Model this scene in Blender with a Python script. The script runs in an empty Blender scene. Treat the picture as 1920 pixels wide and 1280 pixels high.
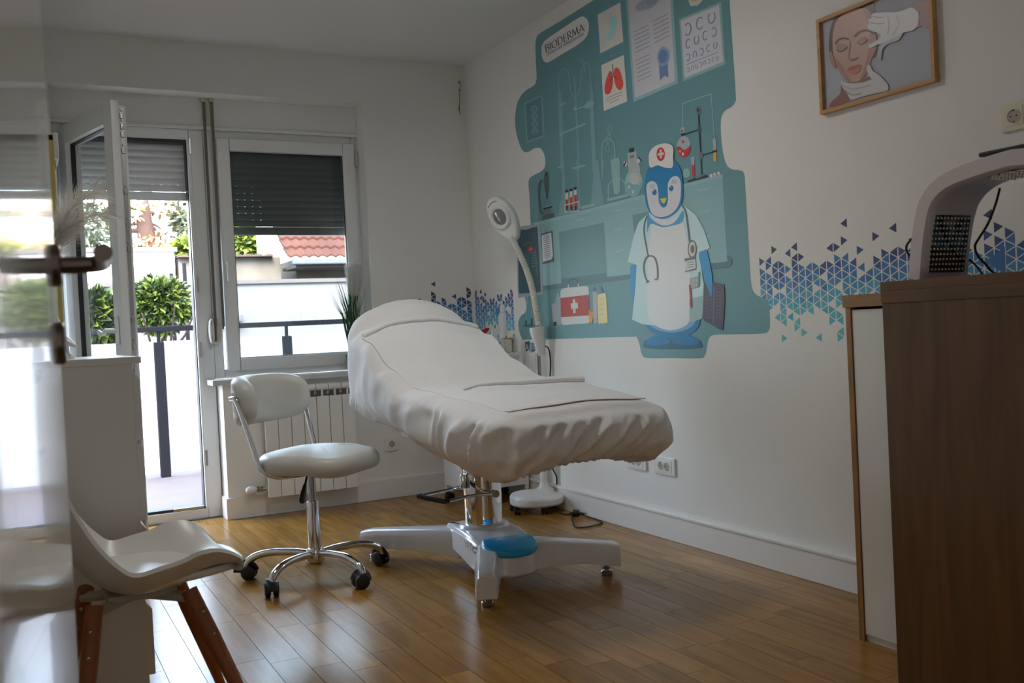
import bpy, bmesh, math, random
from math import sin, cos, pi, radians, atan2, hypot
from mathutils import Vector, Matrix, noise
from mathutils.geometry import tessellate_polygon

random.seed(11)
SC = bpy.context.scene
COL = SC.collection

# ------------------------------------------------------------------ camera
YAW, PITCH, ROLL, FPX, CAMH = radians(27.68247), radians(-0.94037), radians(-2.80299), 1776.944, 1.03
_f = Vector((sin(YAW) * cos(PITCH), cos(YAW) * cos(PITCH), sin(PITCH)))
_r = Vector((cos(YAW), -sin(YAW), 0))
_u = _r.cross(_f)
R_ = cos(ROLL) * _r + sin(ROLL) * _u
U_ = -sin(ROLL) * _r + cos(ROLL) * _u
CAM = Vector((0, 0, CAMH))
cam_d = bpy.data.cameras.new('camera')
cam_d.sensor_width = 36
cam_d.lens = FPX * 36 / 1920
cam_d.clip_start = 0.02
cam_d.clip_end = 300
cam_d.dof.use_dof = True
cam_d.dof.focus_distance = 4.3
cam_d.dof.aperture_fstop = 6.3
cam_o = bpy.data.objects.new('camera', cam_d)
COL.objects.link(cam_o)
_m = Matrix((R_, U_, -_f)).transposed().to_4x4()
_m.translation = CAM
cam_o.matrix_world = _m
SC.camera = cam_o

# ------------------------------------------------------------------ world, sun, exposure
SC.view_settings.view_transform = 'Standard'
SC.view_settings.look = 'None'
SC.view_settings.gamma = 1.0
SC.view_settings.use_curve_mapping = False
SC.view_settings.exposure = 0.0
SC.cycles.max_bounces = 8
SC.cycles.caustics_reflective = False
SC.cycles.caustics_refractive = False
SC.cycles.adaptive_threshold = 0.02
W = bpy.data.worlds.new('sky')
SC.world = W
W.use_nodes = True
wn = W.node_tree
bg = wn.nodes['Background']
sky = wn.nodes.new('ShaderNodeTexSky')
sky.sky_type = 'NISHITA'
sky.sun_disc = False
sky.sun_elevation = radians(48)
sky.sun_rotation = radians(200)
sky.air_density = 1.3
sky.dust_density = 4.0
sky.ozone_density = 0.6
mixw = wn.nodes.new('ShaderNodeMixRGB')
mixw.inputs[0].default_value = 0.6
mixw.inputs[2].default_value = (0.62, 0.60, 0.58, 1)
wn.links.new(sky.outputs[0], mixw.inputs[1])
wn.links.new(mixw.outputs[0], bg.inputs[0])
bg.inputs[1].default_value = 9.0
sun_d = bpy.data.lights.new('sun', 'SUN')
sun_d.energy = 0.5
sun_d.angle = radians(2)
sun_d.color = (1, .95, .88)
sun_o = bpy.data.objects.new('sun', sun_d)
COL.objects.link(sun_o)
sun_o.rotation_euler = Vector((0.5, 0.8, -1.0)).to_track_quat('-Z', 'Y').to_euler()
sun_o.location = (0, -5, 12)


def portal(x0, x1, z0, z1, y):
    d = bpy.data.lights.new('portal', 'AREA')
    d.shape = 'RECTANGLE'
    d.size = x1 - x0
    d.size_y = z1 - z0
    d.cycles.is_portal = True
    o = bpy.data.objects.new('portal', d)
    COL.objects.link(o)
    o.location = ((x0 + x1) / 2, y, (z0 + z1) / 2)
    o.rotation_euler = (radians(-90), 0, 0)


portal(.25, .98, .05, 1.87, 5.95)
portal(1.15, 1.92, .90, 1.68, 5.95)


# ceiling lamp of the room (a flush round fixture above the picture's upper edge; its housing is built with the furniture)
LAMP = Vector((1.22, 3.35, 2.62))
lamp_d = bpy.data.lights.new('ceiling_lamp_light', 'AREA')
lamp_d.shape = 'DISK'
lamp_d.size = .36
lamp_d.energy = 12
lamp_d.color = (1, .975, .935)
lamp_o = bpy.data.objects.new('ceiling_lamp_light', lamp_d)
COL.objects.link(lamp_o)
lamp_o.location = LAMP


# ------------------------------------------------------------------ pixel helpers (photograph pixels -> points on real planes)
def ray(x, y):
    return _f + R_ * ((x - 960) / FPX) - U_ * ((y - 640) / FPX)


def on(x, y, ax, v):
    d = ray(x, y)
    return CAM + d * ((v - CAM[ax]) / d[ax])


def at_depth(x, y, dep):
    return CAM + ray(x, y) * dep


# ------------------------------------------------------------------ materials
def lin(c):
    c /= 255
    return c / 12.92 if c <= .04045 else ((c + .055) / 1.055) ** 2.4


def rgb(r, g, b):
    return (lin(r), lin(g), lin(b), 1)


MATS = {}


def mat(name, col, rough=.5, metal=0, bump=0, bscale=40, vary=0, vscale=6, spec=.5, coat=0, stretch=None, sheen=0, col2=None, trans=0):
    """principled material; vary mixes a second tone by noise, bump adds fine relief"""
    if name in MATS:
        return MATS[name]
    m = bpy.data.materials.new(name)
    m.use_nodes = True
    nt = m.node_tree
    p = nt.nodes['Principled BSDF']
    p.inputs['Base Color'].default_value = col
    p.inputs['Roughness'].default_value = rough
    p.inputs['Metallic'].default_value = metal
    p.inputs['Specular IOR Level'].default_value = spec
    p.inputs['Coat Weight'].default_value = coat
    p.inputs['Sheen Weight'].default_value = sheen
    p.inputs['Transmission Weight'].default_value = trans
    if vary or bump:
        tc = nt.nodes.new('ShaderNodeTexCoord')
        mp = nt.nodes.new('ShaderNodeMapping')
        nt.links.new(tc.outputs['Object'], mp.inputs[0])
        if stretch:
            mp.inputs['Scale'].default_value = stretch
    if vary:
        n = nt.nodes.new('ShaderNodeTexNoise')
        n.inputs['Scale'].default_value = vscale
        n.inputs['Detail'].default_value = 6
        nt.links.new(mp.outputs[0], n.inputs['Vector'])
        mx = nt.nodes.new('ShaderNodeMixRGB')
        c2 = col2 or tuple(max(0, c * (1 - vary)) for c in col[:3]) + (1,)
        mx.inputs[1].default_value = col
        mx.inputs[2].default_value = c2
        rp = nt.nodes.new('ShaderNodeValToRGB')
        rp.color_ramp.elements[0].position = .35
        rp.color_ramp.elements[1].position = .68
        nt.links.new(n.outputs[0], rp.inputs[0])
        nt.links.new(rp.outputs[0], mx.inputs[0])
        nt.links.new(mx.outputs[0], p.inputs['Base Color'])
    if bump:
        n2 = nt.nodes.new('ShaderNodeTexNoise')
        n2.inputs['Scale'].default_value = bscale
        n2.inputs['Detail'].default_value = 4
        nt.links.new(mp.outputs[0], n2.inputs['Vector'])
        b = nt.nodes.new('ShaderNodeBump')
        b.inputs['Strength'].default_value = bump
        b.inputs['Distance'].default_value = .01
        nt.links.new(n2.outputs[0], b.inputs['Height'])
        nt.links.new(b.outputs[0], p.inputs['Normal'])
    MATS[name] = m
    return m


def wood(name, c1, c2, axis='y', rough=.35, rand=0.0, scale=1.0, coat=0.0, spec=.5):
    """wood grain stretched along an axis; rand shifts tone and grain from object to object"""
    if name in MATS:
        return MATS[name]
    m = bpy.data.materials.new(name)
    m.use_nodes = True
    nt = m.node_tree
    N, L = nt.nodes.new, nt.links.new
    p = nt.nodes['Principled BSDF']
    p.inputs['Roughness'].default_value = rough
    p.inputs['Coat Weight'].default_value = coat
    p.inputs['Specular IOR Level'].default_value = spec
    tc = N('ShaderNodeTexCoord')
    oi = N('ShaderNodeObjectInfo')
    ad = N('ShaderNodeVectorMath')
    ad.operation = 'ADD'
    sc = N('ShaderNodeVectorMath')
    sc.operation = 'SCALE'
    sc.inputs[0].default_value = (13.1, 7.7, 5.3)
    L(oi.outputs['Random'], sc.inputs['Scale'])
    L(tc.outputs['Object'], ad.inputs[0])
    L(sc.outputs[0], ad.inputs[1])
    mp = N('ShaderNodeMapping')
    s = {'x': (2.2, 26, 26), 'y': (26, 2.2, 26), 'z': (26, 26, 2.2)}[axis]
    mp.inputs['Scale'].default_value = tuple(v * scale for v in s)
    L(ad.outputs[0], mp.inputs[0])
    n = N('ShaderNodeTexNoise')
    n.inputs['Scale'].default_value = 1.0
    n.inputs['Detail'].default_value = 8
    n.inputs['Roughness'].default_value = .62
    n.inputs['Distortion'].default_value = .9
    L(mp.outputs[0], n.inputs['Vector'])
    rp = N('ShaderNodeValToRGB')
    rp.color_ramp.elements[0].position = .32
    rp.color_ramp.elements[1].position = .7
    rp.color_ramp.elements[0].color = c1
    rp.color_ramp.elements[1].color = c2
    L(n.outputs[0], rp.inputs[0])
    hs = N('ShaderNodeHueSaturation')
    mr = N('ShaderNodeMapRange')
    mr.inputs['To Min'].default_value = 1 - rand
    mr.inputs['To Max'].default_value = 1 + rand * .8
    L(oi.outputs['Random'], mr.inputs[0])
    L(mr.outputs[0], hs.inputs['Value'])
    L(rp.outputs[0], hs.inputs['Color'])
    L(hs.outputs[0], p.inputs['Base Color'])
    b = N('ShaderNodeBump')
    b.inputs['Strength'].default_value = .03
    b.inputs['Distance'].default_value = .003
    L(n.outputs[0], b.inputs['Height'])
    L(b.outputs[0], p.inputs['Normal'])
    MATS[name] = m
    return m


def thin_glass(name, tint=(.86, .9, .89, 1), refl=1.0):
    """a window pane: lets light straight through, reflects by Fresnel"""
    m = bpy.data.materials.new(name)
    m.use_nodes = True
    nt = m.node_tree
    nt.nodes.clear()
    o = nt.nodes.new('ShaderNodeOutputMaterial')
    t = nt.nodes.new('ShaderNodeBsdfTransparent')
    t.inputs[0].default_value = tint
    g = nt.nodes.new('ShaderNodeBsdfGlossy')
    g.inputs['Roughness'].default_value = .01
    fr = nt.nodes.new('ShaderNodeFresnel')
    fr.inputs[0].default_value = 1.45
    mu = nt.nodes.new('ShaderNodeMath')
    mu.operation = 'MULTIPLY'
    mu.inputs[1].default_value = refl
    mx = nt.nodes.new('ShaderNodeMixShader')
    nt.links.new(fr.outputs[0], mu.inputs[0])
    nt.links.new(mu.outputs[0], mx.inputs[0])
    nt.links.new(t.outputs[0], mx.inputs[1])
    nt.links.new(g.outputs[0], mx.inputs[2])
    nt.links.new(mx.outputs[0], o.inputs[0])
    return m


WALLC = rgb(239, 237, 232)
M_wall = mat('wall paint', WALLC, .75, bump=.05, bscale=160, vary=.03, vscale=2)
M_ceil = mat('ceiling paint', rgb(228, 226, 222), .8, bump=.03, bscale=120)
M_trim = mat('white trim', rgb(236, 234, 230), .38)
M_pvc = mat('window plastic', rgb(234, 234, 232), .3)
M_seal = mat('rubber seal', rgb(38, 42, 46), .5)
M_steel = mat('zinc steel', rgb(190, 190, 188), .3, 1)
M_chrome = mat('chrome', rgb(225, 225, 228), .06, 1)
M_chrome2 = mat('brushed steel', rgb(165, 165, 165), .25, 1)
M_black = mat('black plastic', rgb(22, 22, 24), .4)
M_blackrub = mat('black rubber', rgb(18, 18, 19), .6)
M_whitep = mat('white plastic', rgb(228, 228, 228), .28)
M_vinyl = mat('white vinyl', rgb(206, 205, 198), .42, bump=.05, bscale=220)
M_lacq = mat('white lacquer', rgb(232, 231, 227), .3)
M_gloss = mat('gloss white bed enamel', rgb(238, 234, 234), .14, coat=.3)
M_cloth = mat('white sheet', rgb(238, 236, 236), .85, bump=.12, bscale=420, sheen=.15)
M_paper = mat('white paper sheet', rgb(239, 239, 240), .8, bump=.08, bscale=260)
M_pink = mat('pale pink hem', rgb(244, 228, 225), .8)
M_glass = thin_glass('window glass')
M_glass2 = thin_glass('leaf glass', (.86, .9, .89, 1), .6)
M_floorbase = mat('dark joint', rgb(30, 20, 12), .95, spec=.1)
M_oak = wood('oak parquet', rgb(138, 96, 34), rgb(180, 134, 64), 'y', .24, .20, .7, spec=.24)
M_desk = wood('brown oak laminate', rgb(80, 54, 32), rgb(112, 78, 47), 'z', .4, 0, .8)
M_desk_h = wood('brown oak laminate edge', rgb(84, 58, 34), rgb(116, 82, 50), 'y', .4, 0, .8)
M_cab = wood('light oak laminate', rgb(132, 96, 54), rgb(166, 126, 76), 'z', .4, 0, .8)
M_cab_h = wood('light oak laminate edge', rgb(136, 100, 58), rgb(170, 130, 80), 'y', .4, 0, .8)
M_legwood = wood('beech chair leg', rgb(140, 78, 44), rgb(170, 102, 62), 'z', .4, .03)
M_framewood = wood('thin oak frame', rgb(176, 130, 76), rgb(206, 160, 104), 'y', .45, 0)


# ------------------------------------------------------------------ mesh helpers
def finish(name, bm, m, parent=None, smooth=None, loc=None, rz=None):
    me = bpy.data.meshes.new(name)
    bm.normal_update()
    cn = None
    if smooth is not None and smooth < 180 and len(bm.faces) < 6000:
        # face-area weighted corner normals keep large flat faces flat beside rounded edges
        ct = cos(radians(smooth))
        cn = []
        ar = {f: f.calc_area() for f in bm.faces}
        for f in bm.faces:
            for v in f.verts:
                a = Vector((0, 0, 0))
                for g in v.link_faces:
                    if g.normal.dot(f.normal) > ct:
                        a += g.normal * ar[g]
                cn.append(tuple(a.normalized()) if a.length > 1e-12 else tuple(f.normal))
    bm.to_mesh(me)
    bm.free()
    for x in (m if isinstance(m, (list, tuple)) else [m]):
        me.materials.append(x)
    if smooth is not None:
        me.polygons.foreach_set('use_smooth', [True] * len(me.polygons))
        if smooth < 180:
            me.set_sharp_from_angle(angle=radians(smooth))
        if cn:
            me.normals_split_custom_set(cn)
    o = bpy.data.objects.new(name, me)
    COL.objects.link(o)
    if parent:
        o.parent = parent
    if loc:
        o.location = loc
    if rz:
        o.rotation_euler = (0, 0, rz)
    return o


def tag(o, label=None, cat=None, group=None, kind=None):
    if label:
        o['label'] = label
    if cat:
        o['category'] = cat
    if group:
        o['group'] = group
    if kind:
        o['kind'] = kind
    return o


def empty(name, loc, label, cat, group=None, kind=None, rz=0):
    o = bpy.data.objects.new(name, None)
    o.empty_display_size = .05
    COL.objects.link(o)
    o.location = loc
    o.rotation_euler = (0, 0, rz)
    return tag(o, label, cat, group, kind)


def box(bm, c, s, bev=0, seg=2, M=None, mi=0):
    """box with centre c and size s; bev rounds its edges"""
    t = bmesh.new()
    bmesh.ops.create_cube(t, size=1, matrix=Matrix.Diagonal((*s, 1)))
    if bev:
        bmesh.ops.bevel(t, geom=list(t.edges), offset=min(bev, min(s) * .49), segments=seg, profile=.5, affect='EDGES')
    T = Matrix.Translation(c)
    if M is not None:
        T = M @ T
    add(bm, t, T, mi)


def add(bm, t, T=None, mi=0):
    if T is not None:
        bmesh.ops.transform(t, matrix=T, verts=t.verts)
    t.verts.index_update()
    vs = [bm.verts.new(v.co) for v in t.verts]
    for f in t.faces:
        try:
            nf = bm.faces.new([vs[v.index] for v in f.verts])
            nf.material_index = mi if mi else f.material_index
        except ValueError:
            pass
    t.free()


def span(bm, x0, x1, y0, y1, z0, z1, bev=0, mi=0, seg=2):
    box(bm, ((x0 + x1) / 2, (y0 + y1) / 2, (z0 + z1) / 2), (abs(x1 - x0), abs(y1 - y0), abs(z1 - z0)), bev, seg, mi=mi)


def catmull(pts, n=6, closed=False):
    P = [Vector(p) for p in pts]
    out = []
    k = len(P)
    rng = range(k) if closed else range(k - 1)
    for i in rng:
        p0 = P[(i - 1) % k] if closed or i > 0 else P[0]
        p1 = P[i]
        p2 = P[(i + 1) % k]
        p3 = P[(i + 2) % k] if closed or i + 2 < k else P[-1]
        for j in range(n):
            t = j / n
            out.append(.5 * ((2 * p1) + (p2 - p0) * t + (2 * p0 - 5 * p1 + 4 * p2 - p3) * t * t + (3 * p1 - p0 - 3 * p2 + p3) * t ** 3))
    if not closed:
        out.append(P[-1])
    return out


def tube(bm, pts, r, seg=12, closed=False, cap=True, sx=1.0, mi=0, up=None):
    """sweep a circle (or ellipse: sx) along points; r is one radius or one per point"""
    P = [Vector(p) for p in pts]
    n = len(P)
    rs = r if isinstance(r, (list, tuple)) else [r] * n
    T = []
    for i in range(n):
        a = P[i - 1] if i or closed else P[0]
        b = P[(i + 1) % n] if i < n - 1 or closed else P[-1]
        T.append((b - a).normalized())
    ref = Vector(up) if up else (Vector((0, 0, 1)) if abs(T[0].z) < .9 else Vector((1, 0, 0)))
    nrm = (ref - T[0] * ref.dot(T[0])).normalized()
    rings = []
    for i in range(n):
        if i:
            nrm = (nrm - T[i] * nrm.dot(T[i]))
            nrm = nrm.normalized() if nrm.length > 1e-6 else T[i].orthogonal().normalized()
        bi = T[i].cross(nrm)
        rings.append([bm.verts.new(P[i] + nrm * (cos(2 * pi * k / seg) * rs[i]) + bi * (sin(2 * pi * k / seg) * rs[i] * sx)) for k in range(seg)])
    for i in range(n if closed else n - 1):
        a, b = rings[i], rings[(i + 1) % n]
        for k in range(seg):
            f = bm.faces.new((a[k], a[(k + 1) % seg], b[(k + 1) % seg], b[k]))
            f.material_index = mi
    if cap and not closed:
        for rg in (list(reversed(rings[0])), rings[-1]):
            f = bm.faces.new(rg)
            f.material_index = mi


def lathe(bm, prof, c=(0, 0, 0), seg=28, M=None, mi=0):
    """revolve (radius, z) pairs about z"""
    T = Matrix.Translation(c)
    if M is not None:
        T = M @ T
    rings = []
    for r, z in prof:
        if r < 1e-5:
            rings.append([bm.verts.new(T @ Vector((0, 0, z)))])
        else:
            rings.append([bm.verts.new(T @ Vector((r * cos(2 * pi * k / seg), r * sin(2 * pi * k / seg), z))) for k in range(seg)])
    for a, b in zip(rings, rings[1:]):
        for k in range(seg):
            k2 = (k + 1) % seg
            if len(a) == 1 and len(b) == 1:
                continue
            if len(a) == 1:
                f = bm.faces.new((a[0], b[k2], b[k]))
            elif len(b) == 1:
                f = bm.faces.new((a[k], a[k2], b[0]))
            else:
                f = bm.faces.new((a[k], a[k2], b[k2], b[k]))
            f.material_index = mi
    if len(rings[0]) > 1:
        bm.faces.new(list(reversed(rings[0]))).material_index = mi
    if len(rings[-1]) > 1:
        bm.faces.new(rings[-1]).material_index = mi


def cushion(bm, outline, z0, z1, r, fn=None, crown=0, rings=4, seg=5, mi=0):
    """rounded pad: closed 2-D outline, from z0 to z1, edge radius r, optional crown; fn maps (x, y, z) into place"""
    n = len(outline)
    O = [Vector((p[0], p[1])) for p in outline]
    c = sum(O, Vector((0, 0))) / n
    nor = []
    for i in range(n):
        t = O[(i + 1) % n] - O[i - 1]
        nn = Vector((t.y, -t.x))
        nn = nn.normalized() if nn.length > 1e-9 else Vector((1, 0))
        if nn.dot(O[i] - c) < 0:
            nn = -nn
        nor.append(nn)
    prof = []
    for k in range(seg + 1):
        a = -pi / 2 + k * (pi / 2) / seg
        prof.append((r - r * cos(a), z0 + r + r * sin(a)))
    for k in range(seg + 1):
        a = k * (pi / 2) / seg
        prof.append((r - r * cos(a), z1 - r + r * sin(a)))
    fn = fn or (lambda x, y, z: Vector((x, y, z)))

    def ringv(ins, z, sc=1.0, cz=0):
        return [bm.verts.new(fn(*((c + (O[i] - nor[i] * ins - c) * sc)), z + cz)) for i in range(n)]
    R = []
    for k in range(1, rings):
        R.append(ringv(r, z0, k / rings))
    for ins, z in prof:
        R.append(ringv(ins, z))
    for k in range(rings - 1, 0, -1):
        s = k / rings
        R.append(ringv(r, z1, s, crown * (1 - s * s)))
    b = bm.verts.new(fn(c.x, c.y, z0))
    t = bm.verts.new(fn(c.x, c.y, z1 + crown))
    for A, B in zip(R, R[1:]):
        for i in range(n):
            j = (i + 1) % n
            bm.faces.new((A[i], A[j], B[j], B[i])).material_index = mi
    for i in range(n):
        j = (i + 1) % n
        bm.faces.new((b, R[0][j], R[0][i])).material_index = mi
        bm.faces.new((t, R[-1][i], R[-1][j])).material_index = mi


def superellipse(a, b, e=2.6, n=40):
    out = []
    for k in range(n):
        t = 2 * pi * k / n
        ct, st = cos(t), sin(t)
        out.append((a * abs(ct) ** (2 / e) * (1 if ct >= 0 else -1), b * abs(st) ** (2 / e) * (1 if st >= 0 else -1)))
    return out


def frame_xz(bm, x0, x1, z0, z1, w, y0, y1, bev=.004, mi=0):
    """rectangular frame in a plane of constant y"""
    span(bm, x0, x0 + w, y0, y1, z0, z1, bev, mi)
    span(bm, x1 - w, x1, y0, y1, z0, z1, bev, mi)
    span(bm, x0 + w, x1 - w, y0, y1, z1 - w, z1, bev, mi)
    span(bm, x0 + w, x1 - w, y0, y1, z0, z0 + w, bev, mi)


B = bmesh.new

# ================================================================== the room
WX, WY, WF, CZ = 2.66, 5.57, 5.75, 2.72      # right wall, back wall, window plane, ceiling
XL, YF = -0.10, 0.50                         # left wall, front wall (with the doorway the camera looks through)
RX0, RX1, RZ = .23, 1.965, 2.44              # window recess
PX = 1.04                                    # left end of the parapet under the window

bm = B()
span(bm, XL - .3, WX + .3, -2.0, WF + .12, -.16, -.014)
floor = finish('floor', bm, M_floorbase)
tag(floor, 'oak parquet floor of the treatment room', 'floor', kind='structure')
# oak planks, one object each, running towards the window
pl_meshes = {}


def plank_mesh(L):
    key = round(L, 2)
    if key not in pl_meshes:
        b = B()
        span(b, -.0491, .0491, -key / 2 + .0008, key / 2 - .0008, -.013, 0)
        me = bpy.data.meshes.new('plank')
        b.to_mesh(me)
        b.free()
        me.materials.append(M_oak)
        pl_meshes[key] = me
    return pl_meshes[key]


rp = random.Random(5)
n_pl = 0
for i in range(28):
    xc = -.085 + i * .1
    if xc > WX - .045:
        break
    yend = 5.69 if xc < 1.02 else 5.552
    y = YF - rp.choice([.1, .2, .3, .4])
    while y < yend - .02:
        L = round(rp.choice([.48, .54, .6, .6]), 2)
        L = min(L, round(yend - y, 2))
        if yend - (y + L) < .12:
            L = round(yend - y, 2)
        if y + L > .9:
            o = bpy.data.objects.new('plank', plank_mesh(L))
            COL.objects.link(o)
            o.location = (xc, y + L / 2, 0)
            o.parent = floor
            n_pl += 1
        y += L


def wall(name, spans, label, m=M_wall):
    b = B()
    for s in spans:
        span(b, *s)
    return tag(finish(name, b, m), label, 'wall', kind='structure')


wall('wall_right', [(WX, WX + .15, YF - .12, WF + .12, 0, CZ)], 'plain white plaster wall carrying the teal mural')
wall('wall_left', [(XL - .12, XL, YF - .12, WF + .12, 0, CZ)], 'white plaster wall behind the open entrance door')
wall('wall_back', [(XL, RX0, WY, WF + .12, 0, CZ), (RX1, WX, WY, WF + .12, 0, CZ), (RX0, RX1, WY, WF + .12, RZ, CZ),
                   (PX, RX1, WY, WF + .12, 0, .775), (RX1, WX, WF, WF + .12, 0, CZ)], 'white window wall with a deep recess for window and balcony door')
wall('wall_front', [(XL, -.07, YF - .12, YF, 0, CZ), (.95, WX, YF - .12, YF, 0, CZ), (-.07, .95, YF - .12, YF, 2.08, CZ)],
     'white wall with the doorway the room is entered by')
wall('wall_hall', [(-1.4, -1.3, -2, YF - .12, 0, CZ), (2.2, 2.3, -2, YF - .12, 0, CZ), (-1.4, 2.3, -2.1, -2, 0, CZ),
                   (-1.3, XL - .12, YF - .13, YF - .02, 0, CZ)], 'plain white wall of the hallway outside the doorway')
bm = B()
span(bm, -1.4, WX + .15, -2.1, WF + .12, CZ, CZ + .15)
tag(finish('ceiling', bm, M_ceil), 'plain white plaster ceiling', 'ceiling', kind='structure')

bm = B()
span(bm, WX - .014, WX, YF, WY - .002, 0, .118, .003)
span(bm, WX - .020, WX, YF, WY - .002, .112, .130, .005)
tag(finish('baseboard_right', bm, M_trim, smooth=30), 'white moulded baseboard under the mural wall', 'baseboard', kind='structure')
bm = B()
span(bm, PX - .014, WX - .02, WY - .014, WY, 0, .122, .003)
span(bm, PX - .014, PX, WY, WF - .05, 0, .122, .003)
tag(finish('baseboard_back', bm, M_trim, smooth=30), 'white baseboard under the radiator', 'baseboard', kind='structure')

# roller-shutter casing under the lintel
bm = B()
span(bm, RX0, RX1, WF - .045, WF + .10, 2.262, RZ, 0)
span(bm, RX0, RX1, WF - .058, WF - .045, 2.256, 2.276, .004)
tag(finish('trim_1', bm, M_wall, smooth=30), 'white roller shutter casing over window and balcony door', 'casing', kind='structure')
# sill over the radiator
bm = B()
span(bm, PX - .06, RX1 - .002, WY - .035, WF - .03, .772, .803, .005)
tag(finish('trim_2', bm, mat('marble sill', rgb(214, 212, 206), .3, vary=.12, vscale=9), smooth=30), 'pale stone window sill above the radiator', 'sill', kind='structure')

# ------------------------------------------------------------------ window with its sash
win = empty('window_1', (1.5, WF, .8), 'fixed white framed window with half lowered roller shutter', 'window', kind='structure')


def wpart(name, bm, m, parent=None, smooth=30):
    p = parent or win
    o = finish(name, bm, m, None, smooth)
    o.parent = p
    # geometry is in world space: undo the parent's offset
    off = Vector((0, 0, 0))
    q = p
    while q:
        off += q.location
        q = q.parent
    o.location = -off
    return o


bm = B()
frame_xz(bm, 1.035, 1.985, .803, 2.262, .055, WF - .02, WF + .06, .006)
wpart('frame', bm, M_pvc)
bm = B()
frame_xz(bm, 1.105, 1.945, .842, 2.216, .074, WF - .045, WF + .02, .008)
frame_xz(bm, 1.168, 1.882, .905, 2.153, .014, WF - .035, WF - .02, .004)
wpart('sash', bm, M_pvc)
bm = B()
frame_xz(bm, 1.177, 1.873, .914, 2.144, .008, WF - .03, WF - .012, .001)
wpart('seal', bm, M_seal)
bm = B()
span(bm, 1.178, 1.872, WF - .016, WF - .010, .915, 2.143)
wpart('pane', bm, M_glass)
bm = B()
p = on(425, 490, 1, WF - .05)
span(bm, p.x - .014, p.x + .014, WF - .055, WF - .045, p.z - .06, p.z + .05, .006)
box(bm, (p.x, WF - .075, p.z - .01), (.02, .03, .02), .006)
tube(bm, [(p.x, WF - .09, p.z), (p.x, WF - .092, p.z - .12)], .011, 10, sx=.7)
wpart('handle', bm, M_pvc)
bm = B()
for z in (2.12, 1.02):
    tube(bm, [(1.955, WF - .052, z - .045), (1.955, WF - .052, z + .045)], .010, 10)
wpart('hinge', bm, mat('aged hinge', rgb(196, 190, 166), .4))


def shutter(parent, x0, x1, zb, zt, y, col, name):
    """a roller shutter: bottom rail and guides, with every slat a piece of its own"""
    b = B()
    span(b, x0, x1, y - .008, y + .008, zb, zb + .05, .004)
    span(b, x0 - .03, x0, y - .02, y + .02, .02 if zb > 1.8 else .85, zt, .003)
    span(b, x1, x1 + .03, y - .02, y + .02, .02 if zb > 1.8 else .85, zt, .003)
    sh = wpart('roller_shutter', b, col, parent)
    pitch = .0405
    w = x1 - x0
    b = B()
    n = 7
    prev = None
    for k in range(n + 1):          # gently bowed slat, hollow hook lips top and bottom
        t = k / n
        zz = t * .0398
        yy = -.0035 * sin(pi * t)
        ring = [b.verts.new((-w / 2, yy, zz)), b.verts.new((w / 2, yy, zz)), b.verts.new((w / 2, yy + .004, zz)), b.verts.new((-w / 2, yy + .004, zz))]
        if prev:
            for a in range(4):
                b.faces.new((prev[a], prev[(a + 1) % 4], ring[(a + 1) % 4], ring[a]))
        else:
            b.faces.new(ring)
        prev = ring
    b.faces.new(prev)
    nt = int(w / .045)
    for k in range(nt):             # webs between the light slots
        xx = -w / 2 + (k + .5) * w / nt
        span(b, xx - .0172, xx + .0172, 0, .003, .037, .0415)
    me = bpy.data.meshes.new('slat')
    bmesh.ops.recalc_face_normals(b, faces=b.faces)
    b.to_mesh(me)
    b.free()
    me.materials.append(col)
    z = zb + .052
    k = 0
    while z < zt:
        o = bpy.data.objects.new('slat', me)
        COL.objects.link(o)
        o.parent = sh
        off = Vector(sh.location) + (parent.location)
        o.location = Vector(((x0 + x1) / 2, y, z)) - off
        z += pitch
        k += 1
    return sh


M_slat = mat('grey shutter slat', rgb(232, 232, 230), .5)
M_slat2 = mat('glass-dimmed shutter slat', rgb(120, 122, 120), .45)  # same slats, colour darkened to stand for the dimming behind the pane

# ------------------------------------------------------------------ balcony door: frame, shutter, leaf swung into the room
dor = empty('door_1', (.6, WF, 0), 'glazed balcony door swung open into the room', 'door', kind='structure')
bm = B()
span(bm, RX0, .285, WF - .02, WF + .06, .0, 2.262, .006)
span(bm, .955, 1.035, WF - .02, WF + .06, .0, 2.262, .006)
span(bm, .285, .955, WF - .02, WF + .06, 2.20, 2.262, .006)
span(bm, .285, .955, WF - .02, WF + .06, 0, .055, .006)
span(bm, .94, .962, WF - .034, WF - .015, .05, 2.21, .004)
wpart('frame', bm, M_pvc, dor)
bm = B()
span(bm, .935, .957, WF - .012, WF + .06, .055, 2.2, .002)
span(bm, .285, .955, WF - .012, WF + .06, 2.182, 2.2, .002)
span(bm, .285, .955, WF - .012, WF + .06, .055, .072, .002)
wpart('seal', bm, M_seal, dor)
bm = B()
for z in (2.16, 1.36, .98, .35):
    span(bm, .952, .964, WF - .040, WF - .03, z - .045, z + .045, .002)
span(bm, .76, .93, WF - .03, WF - .018, .06, .075, .002)
wpart('striker_plate', bm, M_steel, dor)
p = on(300, 376, 1, WF + .085)
shutter(dor, .29, .945, p.z, 2.26, WF + .085, M_slat, 'a')
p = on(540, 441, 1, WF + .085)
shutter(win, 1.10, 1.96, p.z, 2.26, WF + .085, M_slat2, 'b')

# the leaf, modelled along +x from its hinge and turned into place
HG = Vector((.265, WF - .05, 0))
LD = Vector((.470, 4.965, 0))
lang = atan2(LD.y - HG.y, LD.x - HG.x)
LW = (LD - HG).length
Lf = Matrix.Translation(HG) @ Matrix.Rotation(lang, 4, 'Z') @ Matrix.Translation((0, .040, 0))


def lpart(name, bm, m, parent, smooth=30):
    bmesh.ops.transform(bm, matrix=Lf, verts=bm.verts)
    return wpart(name, bm, m, parent, smooth)


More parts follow.
